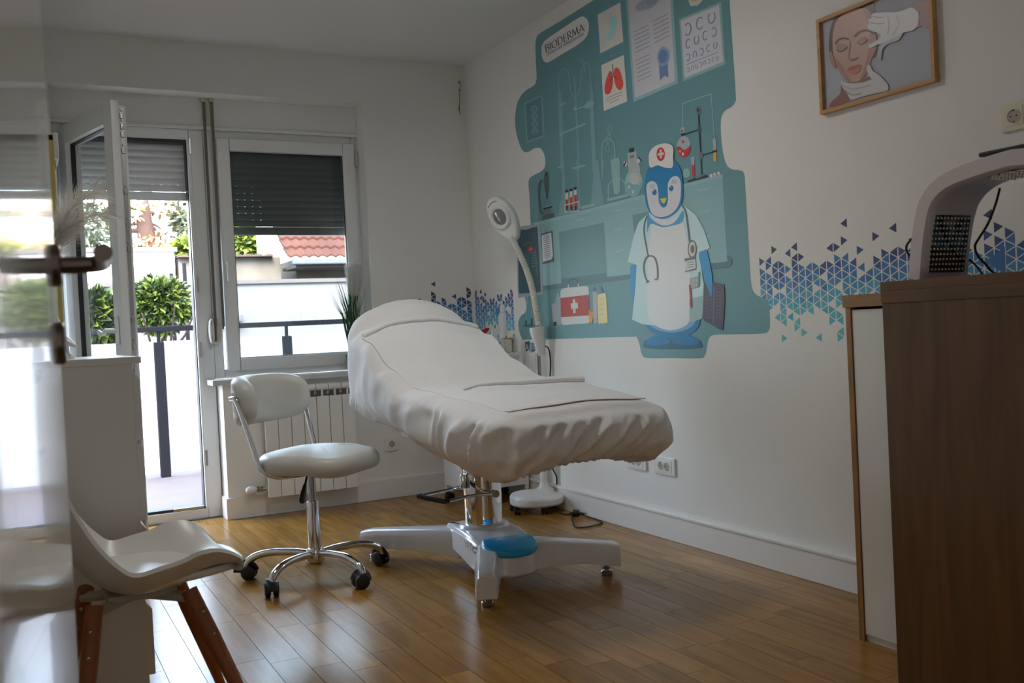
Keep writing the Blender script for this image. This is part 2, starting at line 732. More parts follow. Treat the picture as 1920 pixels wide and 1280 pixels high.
bm = B()
frame_xz(bm, 0, LW, .075, 2.225, .105, -.04, .0, .006)
frame_xz(bm, .018, LW - .018, .095, 2.205, .085, 0, .042, .006)
leaf = lpart('leaf', bm, M_pvc, dor)


def lsub(name, bm, m, smooth=30):
    bmesh.ops.transform(bm, matrix=Lf, verts=bm.verts)
    o = finish(name, bm, m, leaf, smooth)
    return o


bm = B()
frame_xz(bm, .1055, LW - .1055, .181, 2.119, .004, -.012, .012, 0)
span(bm, LW - .022, LW - .015, -.003, .004, .1, 2.2)
lsub('seal', bm, M_seal)
bm = B()
bm.faces.new([bm.verts.new((x, .004, z)) for x, z in ((.108, .183), (LW - .108, .183), (LW - .108, 2.117), (.108, 2.117))])
lsub('pane', bm, M_glass2)
bm = B()
span(bm, LW - .0185, LW - .0155, .010, .028, .1, 2.19)
for z in [.3, .52, .68, .80, .9, 1.02, 1.15, 1.5, 1.62, 1.78, 1.98, 2.06, 2.1, 2.15]:
    span(bm, LW - .018, LW - .008, .010, .028, z - .014, z + .014, .002)
    lathe(bm, [(0, -.003), (.006, -.003), (.006, .003), (0, .003)], seg=8, M=Matrix.Translation((LW - .011, .019, z + .03)) @ Matrix.Rotation(pi / 2, 4, 'Y'))
lsub('lock_rail', bm, M_steel)
bm = B()
hz = 1.10
span(bm, LW - .070, LW - .035, -.052, -.04, hz - .07, hz + .07, .008)
tube(bm, catmull([(LW - .052, -.045, hz), (LW - .052, -.085, hz + .002), (LW - .075, -.098, hz), (LW - .12, -.092, hz - .012), (LW - .185, -.088, hz)], 5), .011, 10)
lsub('handle', bm, M_pvc)
bm = B()
for z in (.3, 2.0):
    tube(bm, [(-.012, -.05, z - .05), (-.012, -.05, z + .05)], .011, 10)
lsub('hinge', bm, M_pvc)

# ------------------------------------------------------------------ shutter belts and their winder
for k, (x0, xb) in enumerate([(381, 400), (396, 409)]):
    a = on(x0, 186, 1, WF - .06)
    b_ = on(xb, 606, 1, WF - .06)
    bm = B()
    X = (a.x + b_.x) / 2
    dx = .008
    span(bm, a.x - dx, a.x + dx, WF - .066, WF - .063, b_.z - .02, a.z, 0)
    t = tag(finish('shutter_belt', bm, mat('woven belt', rgb(120, 114, 104), .9, bump=.3, bscale=600)),
            ['grey woven shutter belt nearer the balcony door', 'grey woven shutter belt nearer the fixed window'][k], 'belt', 'shutter belts')
    bm = B()
    span(bm, -.014, .014, -.012, .004, -.004, .04, .003)
    lathe(bm, [(0, 0), (.004, 0), (.003, .002), (0, .003)], seg=8, M=Matrix.Translation((0, -.012, .026)) @ Matrix.Rotation(pi / 2, 4, 'X'))
    o = finish('belt_guide', bm, mat('yellowed plastic', rgb(206, 200, 178), .5), t, 30)
    o.location = (a.x, WF - .056, a.z - .012)
bm = B()
p0 = on(388, 182, 1, WF - .055)
p1 = on(394, 245, 1, WF - .055)
span(bm, p0.x - .012, p0.x + .012, WF - .056, WF - .046, p1.z, p0.z + .01, .002)
tag(finish('belt_strip', bm, MATS['yellowed plastic'], smooth=30), 'yellowed plastic strip between the two shutter belts', 'strip')
p = on(403, 620, 1, WF - .06)
w = empty('belt_winder', (p.x, WF - .02, p.z), 'white oval shutter belt winder on the post between door and window', 'winder')
bm = B()
cushion(bm, superellipse(.034, .078, 3, 32), 0, .035, .006)
finish('housing', bm, MATS['yellowed plastic'], w, 40).rotation_euler = (radians(90), 0, 0)
bm = B()
cushion(bm, superellipse(.016, .072, 2.4, 28), 0, .03, .012)
o = finish('cover', bm, M_whitep, w, 60)
o.rotation_euler = (radians(90), 0, 0)
o.location = (-.02, -.034, 0)
bm = B()
span(bm, .0, .010, -.05, -.03, -.06, .06, .004)
finish('belt_loop', bm, MATS['woven belt'], w, 30)

# ------------------------------------------------------------------ radiator: seven cast sections
rad = empty('radiator', (1.51, WY - .06, 0), 'white sectional radiator on the wall below the window sill', 'radiator')
RYF = WY - .105
sec = None
for k in range(7):
    b = B()
    span(b, -.0375, .0375, .0, .012, .0, .56, .004)
    span(b, -.006, .006, .012, .075, .01, .61, 0)
    span(b, -.033, .033, .012, .02, .03, .55, 0)
    span(b, -.0365, .0365, .02, .085, .622, .632, .003)
    for q in range(8):           # rounded top nose
        pass
    tube(b, [(-.0365, .022, .612), (.0365, .022, .612)], .020, 14)
    span(b, -.004, .004, .004, .03, .55, .60, .002)
    span(b, -.03, .03, .02, .026, .555, .60, 0, 1)
    tube(b, [(-.0385, .05, .05), (.0385, .05, .05)], .02, 12)
    tube(b, [(-.0385, .05, .58), (.0385, .05, .58)], .02, 12)
    if sec is None:
        o = finish('fin', b, [M_lacq, mat('dark radiator gap', rgb(90, 88, 84), .6)], rad, 40)
        sec = o.data
    else:
        b.free()
        o = bpy.data.objects.new('fin', sec)
        COL.objects.link(o)
        o.parent = rad
    o.location = (-.228 + k * .0772, -.05, .113)
bm = B()
tube(bm, [(-.265, 0, .163), (-.33, 0, .163)], .011, 12)
tube(bm, [(-.285, 0, .163), (-.297, 0, .163)], .017, 6)
tube(bm, [(-.305, 0, .163), (-.315, 0, .163)], .019, 6)
tube(bm, [(-.322, 0, .163), (-.322, .055, .163)], .009, 10)
finish('valve', bm, M_chrome2, rad, 40)
bm = B()
lathe(bm, [(0, -.03), (.014, -.03), (.022, -.015), (.024, .005), (.02, .022), (.01, .03), (0, .031)], seg=20, M=Matrix.Translation((-.352, 0, .163)) @ Matrix.Rotation(-pi / 2, 4, 'Y'))
finish('valve_knob', bm, M_whitep, rad, 60)
bm = B()
for x in (-.15, .15):
    span(bm, x - .01, x + .01, .0, .06, .66, .68)
finish('bracket', bm, M_lacq, rad)

# ================================================================== treatment bed
PHI = radians(5)
BA = Vector((-sin(PHI), cos(PHI), 0))      # towards the head
BB = Vector((cos(PHI), sin(PHI), 0))       # across, towards the mural wall
FC = Vector((1.765, 2.80, 0))              # middle of the foot end


def bed(s, t, z):
    return FC + BA * s + BB * t + Vector((0, 0, z))


def interp(tab, x):
    if x <= tab[0][0]:
        return tab[0][1]
    for (a, p), (b, q) in zip(tab, tab[1:]):
        if x <= b:
            u = (x - a) / (b - a)
            u = u * u * (3 - 2 * u) * .5 + u * .5
            return p + (q - p) * u
    return tab[-1][1]


HT = [(-.02, .715), (.03, .738), (.1, .745), (.5, .775), (.78, .806), (1.0, .885), (1.2, 1.01), (1.34, 1.105), (1.42, 1.160), (1.47, 1.182), (1.6, 1.185)]


def sstep(a, b, x):
    x = max(0, min(1, (x - a) / (b - a)))
    return x * x * (3 - 2 * x)


def ztop(s, t, wr=True):
    u = min(1.2, abs(t - .05 * sstep(1.15, 1.4, s)) / .335)
    z = interp(HT, s) - u ** 2.0 * (.012 + .105 * sstep(1.1, 1.45, s))
    z -= .03 * sstep(.55, .95, s) * (1 - sstep(.95, 1.3, s)) * (1 - u * u) * .6
    if wr:
        q = Vector((t * 5 + s * 2.2, s * 2.3 - t * 1.2, 0))
        z += .006 * noise.noise(q) + .005 * (1 - abs(noise.noise(Vector((t * 9 - s * 5, s * 3 + t * 4, 3))))) * sstep(.1, .3, s)
        # folds fanning out of the seat hinge towards the near side
        z += .010 * max(0, noise.noise(Vector((s * 16 + t * 9, t * 2.0, 7)))) * sstep(.05, .3, -t + .1) * sstep(.45, .7, s) * (1 - sstep(1.15, 1.4, s))
    return z


def bed_outline(n=520):
    L, w, rf, rh = 1.475, .335, .085, .12
    pts = []

    def arc(cx, cy, r, a0, a1, k):
        for i in range(k):
            a = a0 + (a1 - a0) * i / k
            pts.append((cx + r * cos(a), cy + r * sin(a)))
    # (t, s): counter-clockwise from the near foot corner
    arc(-w + rf, rf, rf, pi, 1.5 * pi, 14)
    arc(w - rf, rf, rf, 1.5 * pi, 2 * pi, 14)
    arc(w - rh, L - rh, rh, 0, pi / 2, 18)
    arc(-w + rh, L - rh, rh, pi / 2, pi, 18)
    pts = [(t * (1 - .12 * sstep(.95, 1.4, s_)), s_) for t, s_ in pts]
    pts.append(pts[0])
    acc = [0]
    for a, b in zip(pts, pts[1:]):
        acc.append(acc[-1] + hypot(b[0] - a[0], b[1] - a[1]))
    out = []
    j = 0
    for i in range(n):
        d = acc[-1] * i / n
        while acc[j + 1] < d:
            j += 1
        u = (d - acc[j]) / max(1e-9, acc[j + 1] - acc[j])
        out.append((pts[j][0] + (pts[j + 1][0] - pts[j][0]) * u, pts[j][1] + (pts[j + 1][1] - pts[j][1]) * u, d))
    return out, acc[-1]


HEM_L = [(0, .515), (.15, .497), (.35, .50), (.69, .55), (1.18, .645), (1.40, .705), (1.47, .72)]


def hem(t, s):
    z = interp(HEM_L, s)
    if s < .12:
        z += .035 * (1 - sstep(0, .12, s)) * (1 - (t / .335) ** 2) + .0
    return z


def build_sheet():
    bm = B()
    out, per = bed_outline()
    n = len(out)
    rings = []
    NT = 26
    nor = []
    for i in range(n):
        a, b = out[i - 1], out[(i + 1) % n]
        d = Vector((b[0] - a[0], b[1] - a[1])).normalized()
        nor.append(Vector((d.y, -d.x)))
    for k in range(1, NT + 1):
        r = k / NT
        r = r ** .85
        rg = []
        for i, (t, s, d) in enumerate(out):
            sp = max(.34, min(1.24, s))
            tt, ss = t * r, sp + (s - sp) * r
            z = ztop(ss, tt)
            e = sstep(.9, 1.0, r)
            z -= .008 * e
            rg.append(bm.verts.new(bed(ss, tt, z)))
        rings.append(rg)
    NS = 22
    for k in range(1, NS + 1):
        q = k / NS
        rg = []
        for i, (t, s, d) in enumerate(out):
            z0 = ztop(s, t) - .008
            zh = hem(t, s)
            nn = nor[i]
            foot = 1 - sstep(.0, .45, s)
            side = sstep(.2, .6, s)
            headside = sstep(.95, 1.35, s)
            # shoulder, belly, then the elastic pulls the hem in
            off = (.030 - .016 * headside) * sin(min(1, q / .16) * pi / 2) + (.024 - .022 * headside) * sin(q * pi) - .075 * (1 - headside) * sstep(.66, 1.0, q) * (1 - .5 * foot)
            # gathers
            f = 0
            w1 = noise.noise(Vector((d * 9.0, q * .8, 1.3)))
            w2 = noise.noise(Vector((d * 21.0 + q * 2.2, q * 1.1, 4.1)))
            w3 = noise.noise(Vector((d * 45.0 + q * 1.5, q * 1.3, 9.7)))
            f += (.016 * w1 + .020 * w2 * (.12 + foot) + .009 * w3 * foot)
            f += foot * .022 * (.5 - abs(noise.noise(Vector((d * 13.0 + q * 2.6, q * .9, 11.0)))) * 2)
            # long slack folds sweeping down the near side
            f += .012 * side * (1 - abs(noise.noise(Vector((s * 5.0 - q * 2.2, q * .6 + 3, 6.6))))) - .008 * side
            # near corner: sharp folds fanning downwards
            cd = min(d, per - d)
            fan = math.exp(-((cd - .02) / .30) ** 2)
            f += fan * .042 * (1 - abs(sin(d * 25 + q * 1.9 + 2 * w1))) - fan * .015
            off += f * sstep(.03, .35, q) * (1 - .35 * sstep(.85, 1, q))
            off += .006 * sin(d * 240) * sstep(.86, .97, q)
            z = z0 + (zh - z0) * (q ** 1.12)
            z += .004 * noise.noise(Vector((d * 30, q * 3, 2)))
            if q > .999:
                z += .006 * sin(d * 240)
            p = bed(s + nn.y * off, t + nn.x * off, z)
            rg.append(bm.verts.new(p))
        rings.append(rg)
    # turned-under hem
    for ins, dz in ((.025, .0), (.05, .02), (.075, .055)):
        rg = []
        for i, (t, s, d) in enumerate(out):
            p = rings[-1][i].co
            rg.append(p)
        base = rings[NT + NS - 1]
        rg = [bm.verts.new(base[i].co - (BB * nor[i].x + BA * nor[i].y) * ins + Vector((0, 0, dz))) for i in range(n)]
        rings.append(rg)
    for a, b in zip(rings, rings[1:]):
        for i in range(n):
            j = (i + 1) % n
            bm.faces.new((a[i], a[j], b[j], b[i]))
    # close the spine (first ring collapses on a line)
    rg = rings[0]
    c = [bm.verts.new(bed(max(.34, min(1.24, s)), 0, ztop(max(.34, min(1.24, s)), 0))) for (t, s, d) in out]
    for i in range(n):
        j = (i + 1) % n
        bm.faces.new((c[i], c[j], rg[j], rg[i]))
    bmesh.ops.remove_doubles(bm, verts=c, dist=.0004)
    bmesh.ops.recalc_face_normals(bm, faces=bm.faces)
    return bm


sheet = finish('fitted_sheet', build_sheet(), M_cloth, smooth=180)
tag(sheet, 'rumpled white elastic edged sheet stretched over the treatment bed', 'sheet')

# disposable cover lying on the sheet, its foot edge pink, one fold across the middle
TT0, TT1 = -.285, .325


def zpaper(s, t):
    lift = .007 + .014 * math.exp(-((s - (.545 - .10 * (t + .3))) / .020) ** 2) + .010 * math.exp(-((s - (.50 - .10 * (t + .3))) / .03) ** 2)
    sag = .010 * noise.noise(Vector((s * 4, t * 5, 5))) + .004 * noise.noise(Vector((s * 11 + t * 3, t * 2, 8)))
    return ztop(s, t) + .0012 + lift * sstep(-.29, -.10, t) * (.25 + .75 * sstep(.085, .25, s)) + .5 * abs(sag) * sstep(-.29, -.1, t)


bm = B()
NSS, NTT = 90, 44
g = []
for a in range(NSS + 1):
    s = .085 + (1.275 - .085) * a / NSS
    row = []
    for b in range(NTT + 1):
        u = b / NTT
        edge = .012 * noise.noise(Vector((s * 5, 2.0, 0)))
        lo = TT0 + edge + .05 * sstep(.45, .9, s) * (1 - sstep(.9, 1.25, s)) * 0
        t = lo + (TT1 - lo) * u
        z = zpaper(s + .0, t)
        row.append(bm.verts.new(bed(s, t, z)))
    g.append(row)
for a in range(NSS):
    for b in range(NTT):
        bm.faces.new((g[a][b], g[a][b + 1], g[a + 1][b + 1], g[a + 1][b]))
g2 = [[bm.verts.new(v.co - Vector((0, 0, .0010))) for v in row] for row in g]
for a in range(NSS):
    for b in range(NTT):
        bm.faces.new((g2[a][b], g2[a + 1][b], g2[a + 1][b + 1], g2[a][b + 1]))
for b in range(NTT):
    bm.faces.new((g[0][b], g2[0][b], g2[0][b + 1], g[0][b + 1]))
    bm.faces.new((g[-1][b], g[-1][b + 1], g2[-1][b + 1], g2[-1][b]))
for a in range(NSS):
    bm.faces.new((g[a][0], g[a + 1][0], g2[a + 1][0], g2[a][0]))
    bm.faces.new((g[a][-1], g2[a][-1], g2[a + 1][-1], g[a + 1][-1]))
cover = finish('disposable_cover', bm, M_paper, smooth=60)
tag(cover, 'thin white disposable cover lying along the middle of the bed sheet', 'cover')
bm = B()
tube(bm, [bed(1.278, -.275 + .585 * k / 16, zpaper(1.278, -.275 + .585 * k / 16) + .004) for k in range(17)], .011, 10, sx=1.3)
finish('rolled_edge', bm, M_paper, cover, 60)
bm = B()
hg = [[bm.verts.new(bed(.083 + .034 * i / 4, -.285 + .612 * k / 24, zpaper(.083 + .034 * i / 4, -.285 + .612 * k / 24) + .0022)) for k in range(25)] for i in range(5)]
for i in range(4):
    for k in range(24):
        bm.faces.new((hg[i][k], hg[i][k + 1], hg[i + 1][k + 1], hg[i + 1][k]))
finish('hem', bm, M_pink, cover, 60)
bm = B()
tube(bm, [bed(.545 - .10 * (t + .3), t, zpaper(.545 - .10 * (t + .3), t) + .004) for t in [-.2 + .53 * k / 20 for k in range(21)]], [.004 + .012 * min(1, k / 14) for k in range(21)], 10, sx=1.4)
finish('fold', bm, M_paper, cover, 60)

couch = empty('treatment_bed', (1.74, 3.66, 0), 'treatment bed on a white four armed base with chrome column', 'bed')
CL = Vector((1.74, 3.66, 0))


def cpart(name, bm, m, smooth=40, parent=None):
    o = finish(name, bm, m, parent or couch, smooth)
    o.location = -CL
    return o


# mattress under the sheet, in two cushions, with a steel tray
bm = B()
prev = None
for i in range(25):
    s = .05 + 1.44 * i / 24
    zt = ztop(s, 0, False) - .045
    zb = max(.56, zt - .12) if s > .9 else .60
    zb = min(zb, zt - .05)
    w_ = .30 - .10 * sstep(1.2, 1.5, s)
    ring = [bm.verts.new(bed(s, -w_, zb)), bm.verts.new(bed(s, w_, zb)), bm.verts.new(bed(s, w_ * .98, zt - .05)), bm.verts.new(bed(s, 0, zt)), bm.verts.new(bed(s, -w_ * .98, zt - .05))]
    if prev:
        for a in range(5):
            bm.faces.new((prev[a], prev[(a + 1) % 5], ring[(a + 1) % 5], ring[a]))
    else:
        bm.faces.new(ring)
    prev = ring
bm.faces.new(prev)
bmesh.ops.recalc_face_normals(bm, faces=bm.faces)
cpart('mattress', bm, M_vinyl)
bm = B()
M0 = Matrix.Translation(CL) @ Matrix.Rotation(PHI, 4, 'Z')
box(bm, (0, -.05, .575), (.34, .62, .05), .01, M=M0)
box(bm, (0, .0, .53), (.2, .26, .06), .01, M=M0)
cpart('seat_frame', bm, M_chrome2)
# column
bm = B()
lathe(bm, [(.0, .17), (.082, .17), (.082, .455), (.0, .455)], (CL.x, CL.y, 0), 40)
lathe(bm, [(.0, .455), (.05, .455), (.05, .54), (0, .54)], (CL.x, CL.y, 0), 32)
cpart('column', bm, M_chrome, 40)
M0h = Matrix.Translation(CL) @ Matrix.Rotation(radians(-6.5), 4, 'Z')
# base body: long rounded hub under the column, reaching towards the foot end
bodyp = []
hub = [(-.125, .13), (-.10, .16), (.10, .16), (.125, .13), (.132, -.05), (.134, -.20), (.125, -.30), (.085, -.365), (.03, -.39), (-.03, -.39), (-.085, -.365), (-.125, -.30), (-.134, -.20), (-.132, -.05)]
hub2 = [(p.x, p.y) for p in catmull([(x, y, 0) for x, y in hub], 4, True)]


def hubf(x, y, z):
    f = (z - .045) / .14
    sc = 1.0 - .05 * f
    zz = z - .030 * sstep(-.1, -.40, y) * f
    zz += .03 * (1 - f) * sstep(-.30, .05, y)
    return M0h @ Vector((x * sc, y * sc, zz))


bm = B()
cushion(bm, hub2, .045, .185, .022, hubf)
lathe(bm, [(.0, .18), (.112, .18), (.108, .19), (.094, .200), (.0, .200)], (CL.x, CL.y, 0), 40)
base = cpart('base', bm, M_gloss, 50)


def arm(p0, p1, w0, w1, zt0, zt1, zb0, zb1):
    b = B()
    p0, p1 = Vector(p0), Vector(p1)
    d = (p1 - p0)
    L = d.length
    d.normalize()
    q = Vector((-d.y, d.x, 0))
    prev = None
    N = 14
    for k in range(N + 1):
        u = k / N
        c = p0 + d * L * u
        w = w0 + (w1 - w0) * u
        zt = zt0 + (zt1 - zt0) * u
        zb = zb0 + (zb1 - zb0) * u + .022 * sin(pi * u)
        e = 1.0
        if u > .93:
            e = .93
        prof = [(-.5, 0), (-.5, .65), (-.42, .9), (-.3, 1), (.3, 1), (.42, .9), (.5, .65), (.5, 0)]
        ring = [b.verts.new(c + q * (x * w * (1.08 - .12 * y) * (.9 if u > .95 else 1)) + Vector((0, 0, zb + (zt - zb) * y * e))) for x, y in prof]
        if prev:
            for a in range(8):
                b.faces.new((prev[a], prev[(a + 1) % 8], ring[(a + 1) % 8], ring[a]))
        else:
            b.faces.new(ring)
        prev = ring
    b.faces.new(list(reversed(prev)))
    bmesh.ops.recalc_face_normals(b, faces=b.faces)
    return b


feet = [(1.415, 4.150), (1.500, 3.155), (2.085, 3.245), (2.010, 4.200)]
starts = [(1.70, 3.74), (1.655, 3.45), (1.77, 3.40), (1.78, 3.74)]
for (fx, fy), (sx_, sy_) in zip(feet, starts):
    d = Vector((fx - sx_, fy - sy_, 0)).normalized()
    e = Vector((fx, fy, 0)) + d * .055
    a_ = cpart('arm', arm((sx_, sy_, 0), e, .11 if fy < 3.2 else .15, .078 if fy < 3.2 else .088, .172, .130, .05, .040), M_gloss, 50)
    b = B()
    lathe(b, [(0, 0), (.022, 0), (.024, .004), (.024, .016), (.020, .02), (0, .02)], (fx, fy, 0), 16)
    lathe(b, [(0, .02), (.010, .02), (.010, .06), (0, .06)], (fx, fy, 0), 12)
    lathe(b, [(0, .026), (.017, .026), (.017, .034), (0, .034)], (fx, fy, 0), 6)
    finish('levelling_foot', b, M_chrome2, a_, 40)
# blue pedal cover
pc = on(952, 1020, 2, .17)
cov = [(-.098, .055), (-.06, .07), (.06, .07), (.10, .055), (.112, .0), (.10, -.07), (.055, -.115), (0, -.128), (-.055, -.115), (-.10, -.07), (-.112, 0)]
cov2 = [(p.x, p.y * .78) for p in catmull([(x, y, 0) for x, y in cov], 4, True)]
bm = B()
Mp = Matrix.Translation((1.708, 3.365, .0)) @ Matrix.Rotation(radians(-6.5), 4, 'Z')
cushion(bm, cov2, .152, .184, .010, lambda x, y, z: Mp @ Vector((x, y, z - .03 * sstep(.05, -.13, y))), crown=.004)
o = cpart('cover_plate', bm, mat('blue plastic', rgb(20, 172, 236), .22, coat=.4), 60)
o['label'] = 'glossy blue cover plate'
# hydraulic foot pedal: loop of bent rod with a black grip
bm = B()
q = lambda x, y, dp: at_depth(x, y, dp)
pivotL, pivotR = q(869, 912, 4.05), q(928, 925, 3.97)
gripL, gripR = q(784, 930, 3.92), q(834, 940, 3.83)
tube(bm, catmull([pivotL, (pivotL + gripL) / 2, gripL + (pivotL - gripL) * .06], 4), .007, 10)
tube(bm, catmull([pivotR, (pivotR + gripR) / 2 + Vector((0, 0, .006)), gripR + (pivotR - gripR) * .06], 4), .007, 10)
tube(bm, [pivotR + Vector((.0, 0, 0)), pivotR + Vector((-.06, .06, .01))], .008, 10)
lathe(bm, [(0, -.012), (.016, -.012), (.016, .012), (0, .012)], (0, 0, 0), 16, Matrix.Translation(pivotR) @ Matrix.Rotation(pi / 2, 4, 'X'))
ped = cpart('pedal', bm, M_chrome)
bm = B()
tube(bm, [gripL, gripL + (gripR - gripL) * .3, gripL + (gripR - gripL) * .65, gripR, gripR + (pivotR - gripR) * .08], [.009, .011, .011, .011, .009], 10)
tube(bm, [gripL, gripL + (pivotL - gripL) * .08], .009, 10)
finish('grip', bm, M_blackrub, ped, 60)
bm = B()
a0 = q(868, 902, 4.0)
lathe(bm, [(0, -.03), (.014, -.03), (.014, .022), (.010, .03), (0, .03)], a0, 14)
a1 = q(890, 900, 3.99)
lathe(bm, [(0, -.01), (.012, -.01), (.012, .012), (.007, .02), (0, .02)], a1, 12)
span(bm, a0.x, a1.x + .02, a0.y - .008, a0.y + .008, a0.z + .0, a0.z + .018, .003)
cpart('pump_head', bm, M_chrome, 40)

# ------------------------------------------------------------------ lettering: a small stroke alphabet (units: cap height 1)
GL = {
    'A': (.78, [[(0, 0), (.39, 1), (.78, 0)], [(.15, .34), (.63, .34)]]),
    'B': (.58, [[(.06, 0), (.06, 1)], [(.06, 1), (.34, .98), (.46, .86), (.46, .68), (.34, .56), (.06, .54)], [(.34, .56), (.5, .46), (.55, .28), (.48, .1), (.34, .01), (.06, 0)]]),
    'C': (.72, [[(.68, .86), (.52, .98), (.34, 1), (.14, .86), (.04, .6), (.06, .3), (.2, .08), (.42, 0), (.58, .04), (.7, .14)]]),
    'D': (.76, [[(.06, 0), (.06, 1)], [(.06, 1), (.38, .98), (.62, .8), (.7, .5), (.62, .2), (.38, .02), (.06, 0)]]),
    'E': (.5, [[(.06, 0), (.06, 1)], [(.06, 1), (.48, 1)], [(.06, .53), (.42, .53)], [(.06, 0), (.5, 0)]]),
    'F': (.48, [[(.06, 0), (.06, 1)], [(.06, 1), (.48, 1)], [(.06, .53), (.42, .53)]]),
    'G': (.8, [[(.7, .86), (.52, .98), (.34, 1), (.14, .86), (.04, .6), (.06, .3), (.2, .08), (.42, 0), (.6, .04), (.72, .12), (.72, .44), (.5, .44)]]),
    'I': (.14, [[(.07, 0), (.07, 1)]]),
    'L': (.46, [[(.06, 1), (.06, 0), (.46, 0)]]),
    'M': (.94, [[(.02, 0), (.14, 1)], [(.14, 1), (.47, .1)], [(.47, .1), (.80, 1)], [(.80, 1), (.92, 0)]]),
    'N': (.72, [[(.06, 0), (.06, 1), (.66, 0), (.66, 1)]]),
    'O': (.84, [[(.42, 1), (.18, .9), (.05, .68), (.05, .32), (.18, .1), (.42, 0), (.66, .1), (.79, .32), (.79, .68), (.66, .9), (.42, 1)]]),
    'Q': (.84, [[(.42, 1), (.18, .9), (.05, .68), (.05, .32), (.18, .1), (.42, 0), (.66, .1), (.79, .32), (.79, .68), (.66, .9), (.42, 1)], [(.5, .2), (.82, -.12)]]),
    'R': (.62, [[(.06, 0), (.06, 1)], [(.06, 1), (.36, .98), (.5, .86), (.5, .66), (.36, .52), (.06, .5)], [(.28, .5), (.62, 0)]]),
    'S': (.52, [[(.46, .88), (.3, 1), (.12, .94), (.06, .76), (.16, .6), (.38, .44), (.47, .26), (.38, .06), (.22, 0), (.04, .1)]]),
    'T': (.6, [[(0, 1), (.6, 1)], [(.3, 1), (.3, 0)]]),
    'U': (.68, [[(.06, 1), (.06, .26), (.16, .06), (.34, 0), (.52, .06), (.62, .26), (.62, 1)]]),
    ' ': (.4, []),
}


def strip(pts, w):
    """outline of a stroke of width w along 2-D points (quads)"""
    P = [Vector((p[0], p[1])) for p in pts]
    out = []
    L, R = [], []
    for i in range(len(P)):
        a = P[max(0, i - 1)]
        b = P[min(len(P) - 1, i + 1)]
        d = (b - a).normalized()
        n = Vector((-d.y, d.x)) * (w / 2)
        L.append(P[i] + n)
        R.append(P[i] - n)
    return [[L[i], L[i + 1], R[i + 1], R[i]] for i in range(len(P) - 1)]


class Flat:
    """flat print built from thin coloured shapes on a real plane; P maps 2-D to 3-D, layers are fractions of a millimetre apart"""

    def __init__(s, P, n, off=0):
        s.P, s.n, s.off = P, Vector(n), off
        s.bm = B()
        s.cols = []
        s.k = 0

    def flat_poly(s, pts, c):
        s.quads([pts], c, 0)

    def ci(s, c):
        if c not in s.cols:
            s.cols.append(c)
        return s.cols.index(c)

    def poly(s, pts, c, layer=0):
        s.k += 1
        layer += s.k * .03        # later shapes lie a hair above earlier ones
        pts = [(p[0], p[1]) for p in pts]
        tri = tessellate_polygon([[Vector((x, y, 0)) for x, y in pts]])
        vs = [s.bm.verts.new(s.P(x, y) + s.n * (s.off + layer * .0005)) for x, y in pts]
        k = s.ci(c)
        for t in tri:
            try:
                f = s.bm.faces.new([vs[i] for i in t])
                f.material_index = k
            except ValueError:
                pass

    def quads(s, qs, c, layer=0):
        k = s.ci(c)
        for q_ in qs:
            f = s.bm.faces.new([s.bm.verts.new(s.P(p[0], p[1]) + s.n * (s.off + layer * .0005)) for p in q_])
            f.material_index = k

    def smooth(s, pts, c, layer=0, n=5):
        s.poly(catmull([(p[0], p[1], 0) for p in pts], n, True), c, layer)

    def stroke(s, pts, w, c, layer=0, n=0):
        s.k += 1
        layer += s.k * .03
        if n:
            pts = catmull([(p[0], p[1], 0) for p in pts], n)
        s.quads(strip(pts, w), c, layer)

    def ell(s, cx, cy, rx, ry, c, layer=0, rot=0, n=28):
        s.poly([(cx + rx * cos(a) * cos(rot) - ry * sin(a) * sin(rot), cy + rx * cos(a) * sin(rot) + ry * sin(a) * cos(rot)) for a in [2 * pi * k / n for k in range(n)]], c, layer)

    def text(s, txt, o, ux, uy, w, c, layer=0, gap=.16, contrast=None, fit=None):
        """o: baseline start, ux / uy: 2-D vectors for one cap height across and up"""
        o, ux, uy = Vector(o), Vector(ux), Vector(uy)
        tot = sum(GL[ch][0] + gap for ch in txt) - gap
        k = (fit / (tot * ux.length)) if fit else 1
        x = 0
        for ch in txt:
            wd, strokes = GL[ch]
            for st in strokes:
                pts = st if len(st) < 5 else [(p.x, p.y) for p in catmull([(a, b, 0) for a, b in st], 3)]
                for i in range(len(pts) - 1):
                    a, b = Vector(pts[i]), Vector(pts[i + 1])
                    d = (b - a)
                    ln = d.length
                    if ln < 1e-6:
                        continue
                    d /= ln
                    ww = w
                    if contrast:       # humanist contrast: verticals and falling diagonals thick, the rest thin
                        ww = w * (contrast + (1 - contrast) * abs(d.y) ** 1.5) * (1 if d.x * d.y <= .05 else .72)
                    n_ = Vector((-d.y, d.x)) * ww / 2
                    e = d * ww * .25
                    qd = [a - e + n_, b + e + n_, b + e - n_, a - e - n_]
                    s.quads([[o + ux * ((x + v.x) * k) + uy * v.y for v in qd]], c, layer)
            x += wd + gap
        return x - gap

    def build(s, name, parent=None, rough=.45, mats=None):
        ms = []
        for c in s.cols:
            key = 'print %d %d %d' % tuple(int(round(v * 255)) for v in c[:3])
            ms.append(mat(key, c, rough))
        bmesh.ops.recalc_face_normals(s.bm, faces=[])
        for f in s.bm.faces:
            f.normal_update()
            if f.normal.dot(s.n) < 0:
                f.normal_flip()
        return finish(name, s.bm, ms, parent)


# printed model name on the bed base, lying on the flank of the near hub side
pa, pb = on(872, 1020, 0, 1.60), None
def hubplane(x, y):
    # plane of the hub flank facing the window side: contains the bed axis and the vertical, at t = -.141
    d = ray(x, y)
    n = Vector((cos(radians(-6.5)), sin(radians(-6.5)), 0))
    p0 = CL - n * .1405
    k = (p0 - CAM).dot(n) / d.dot(n)
    return CAM + d * k


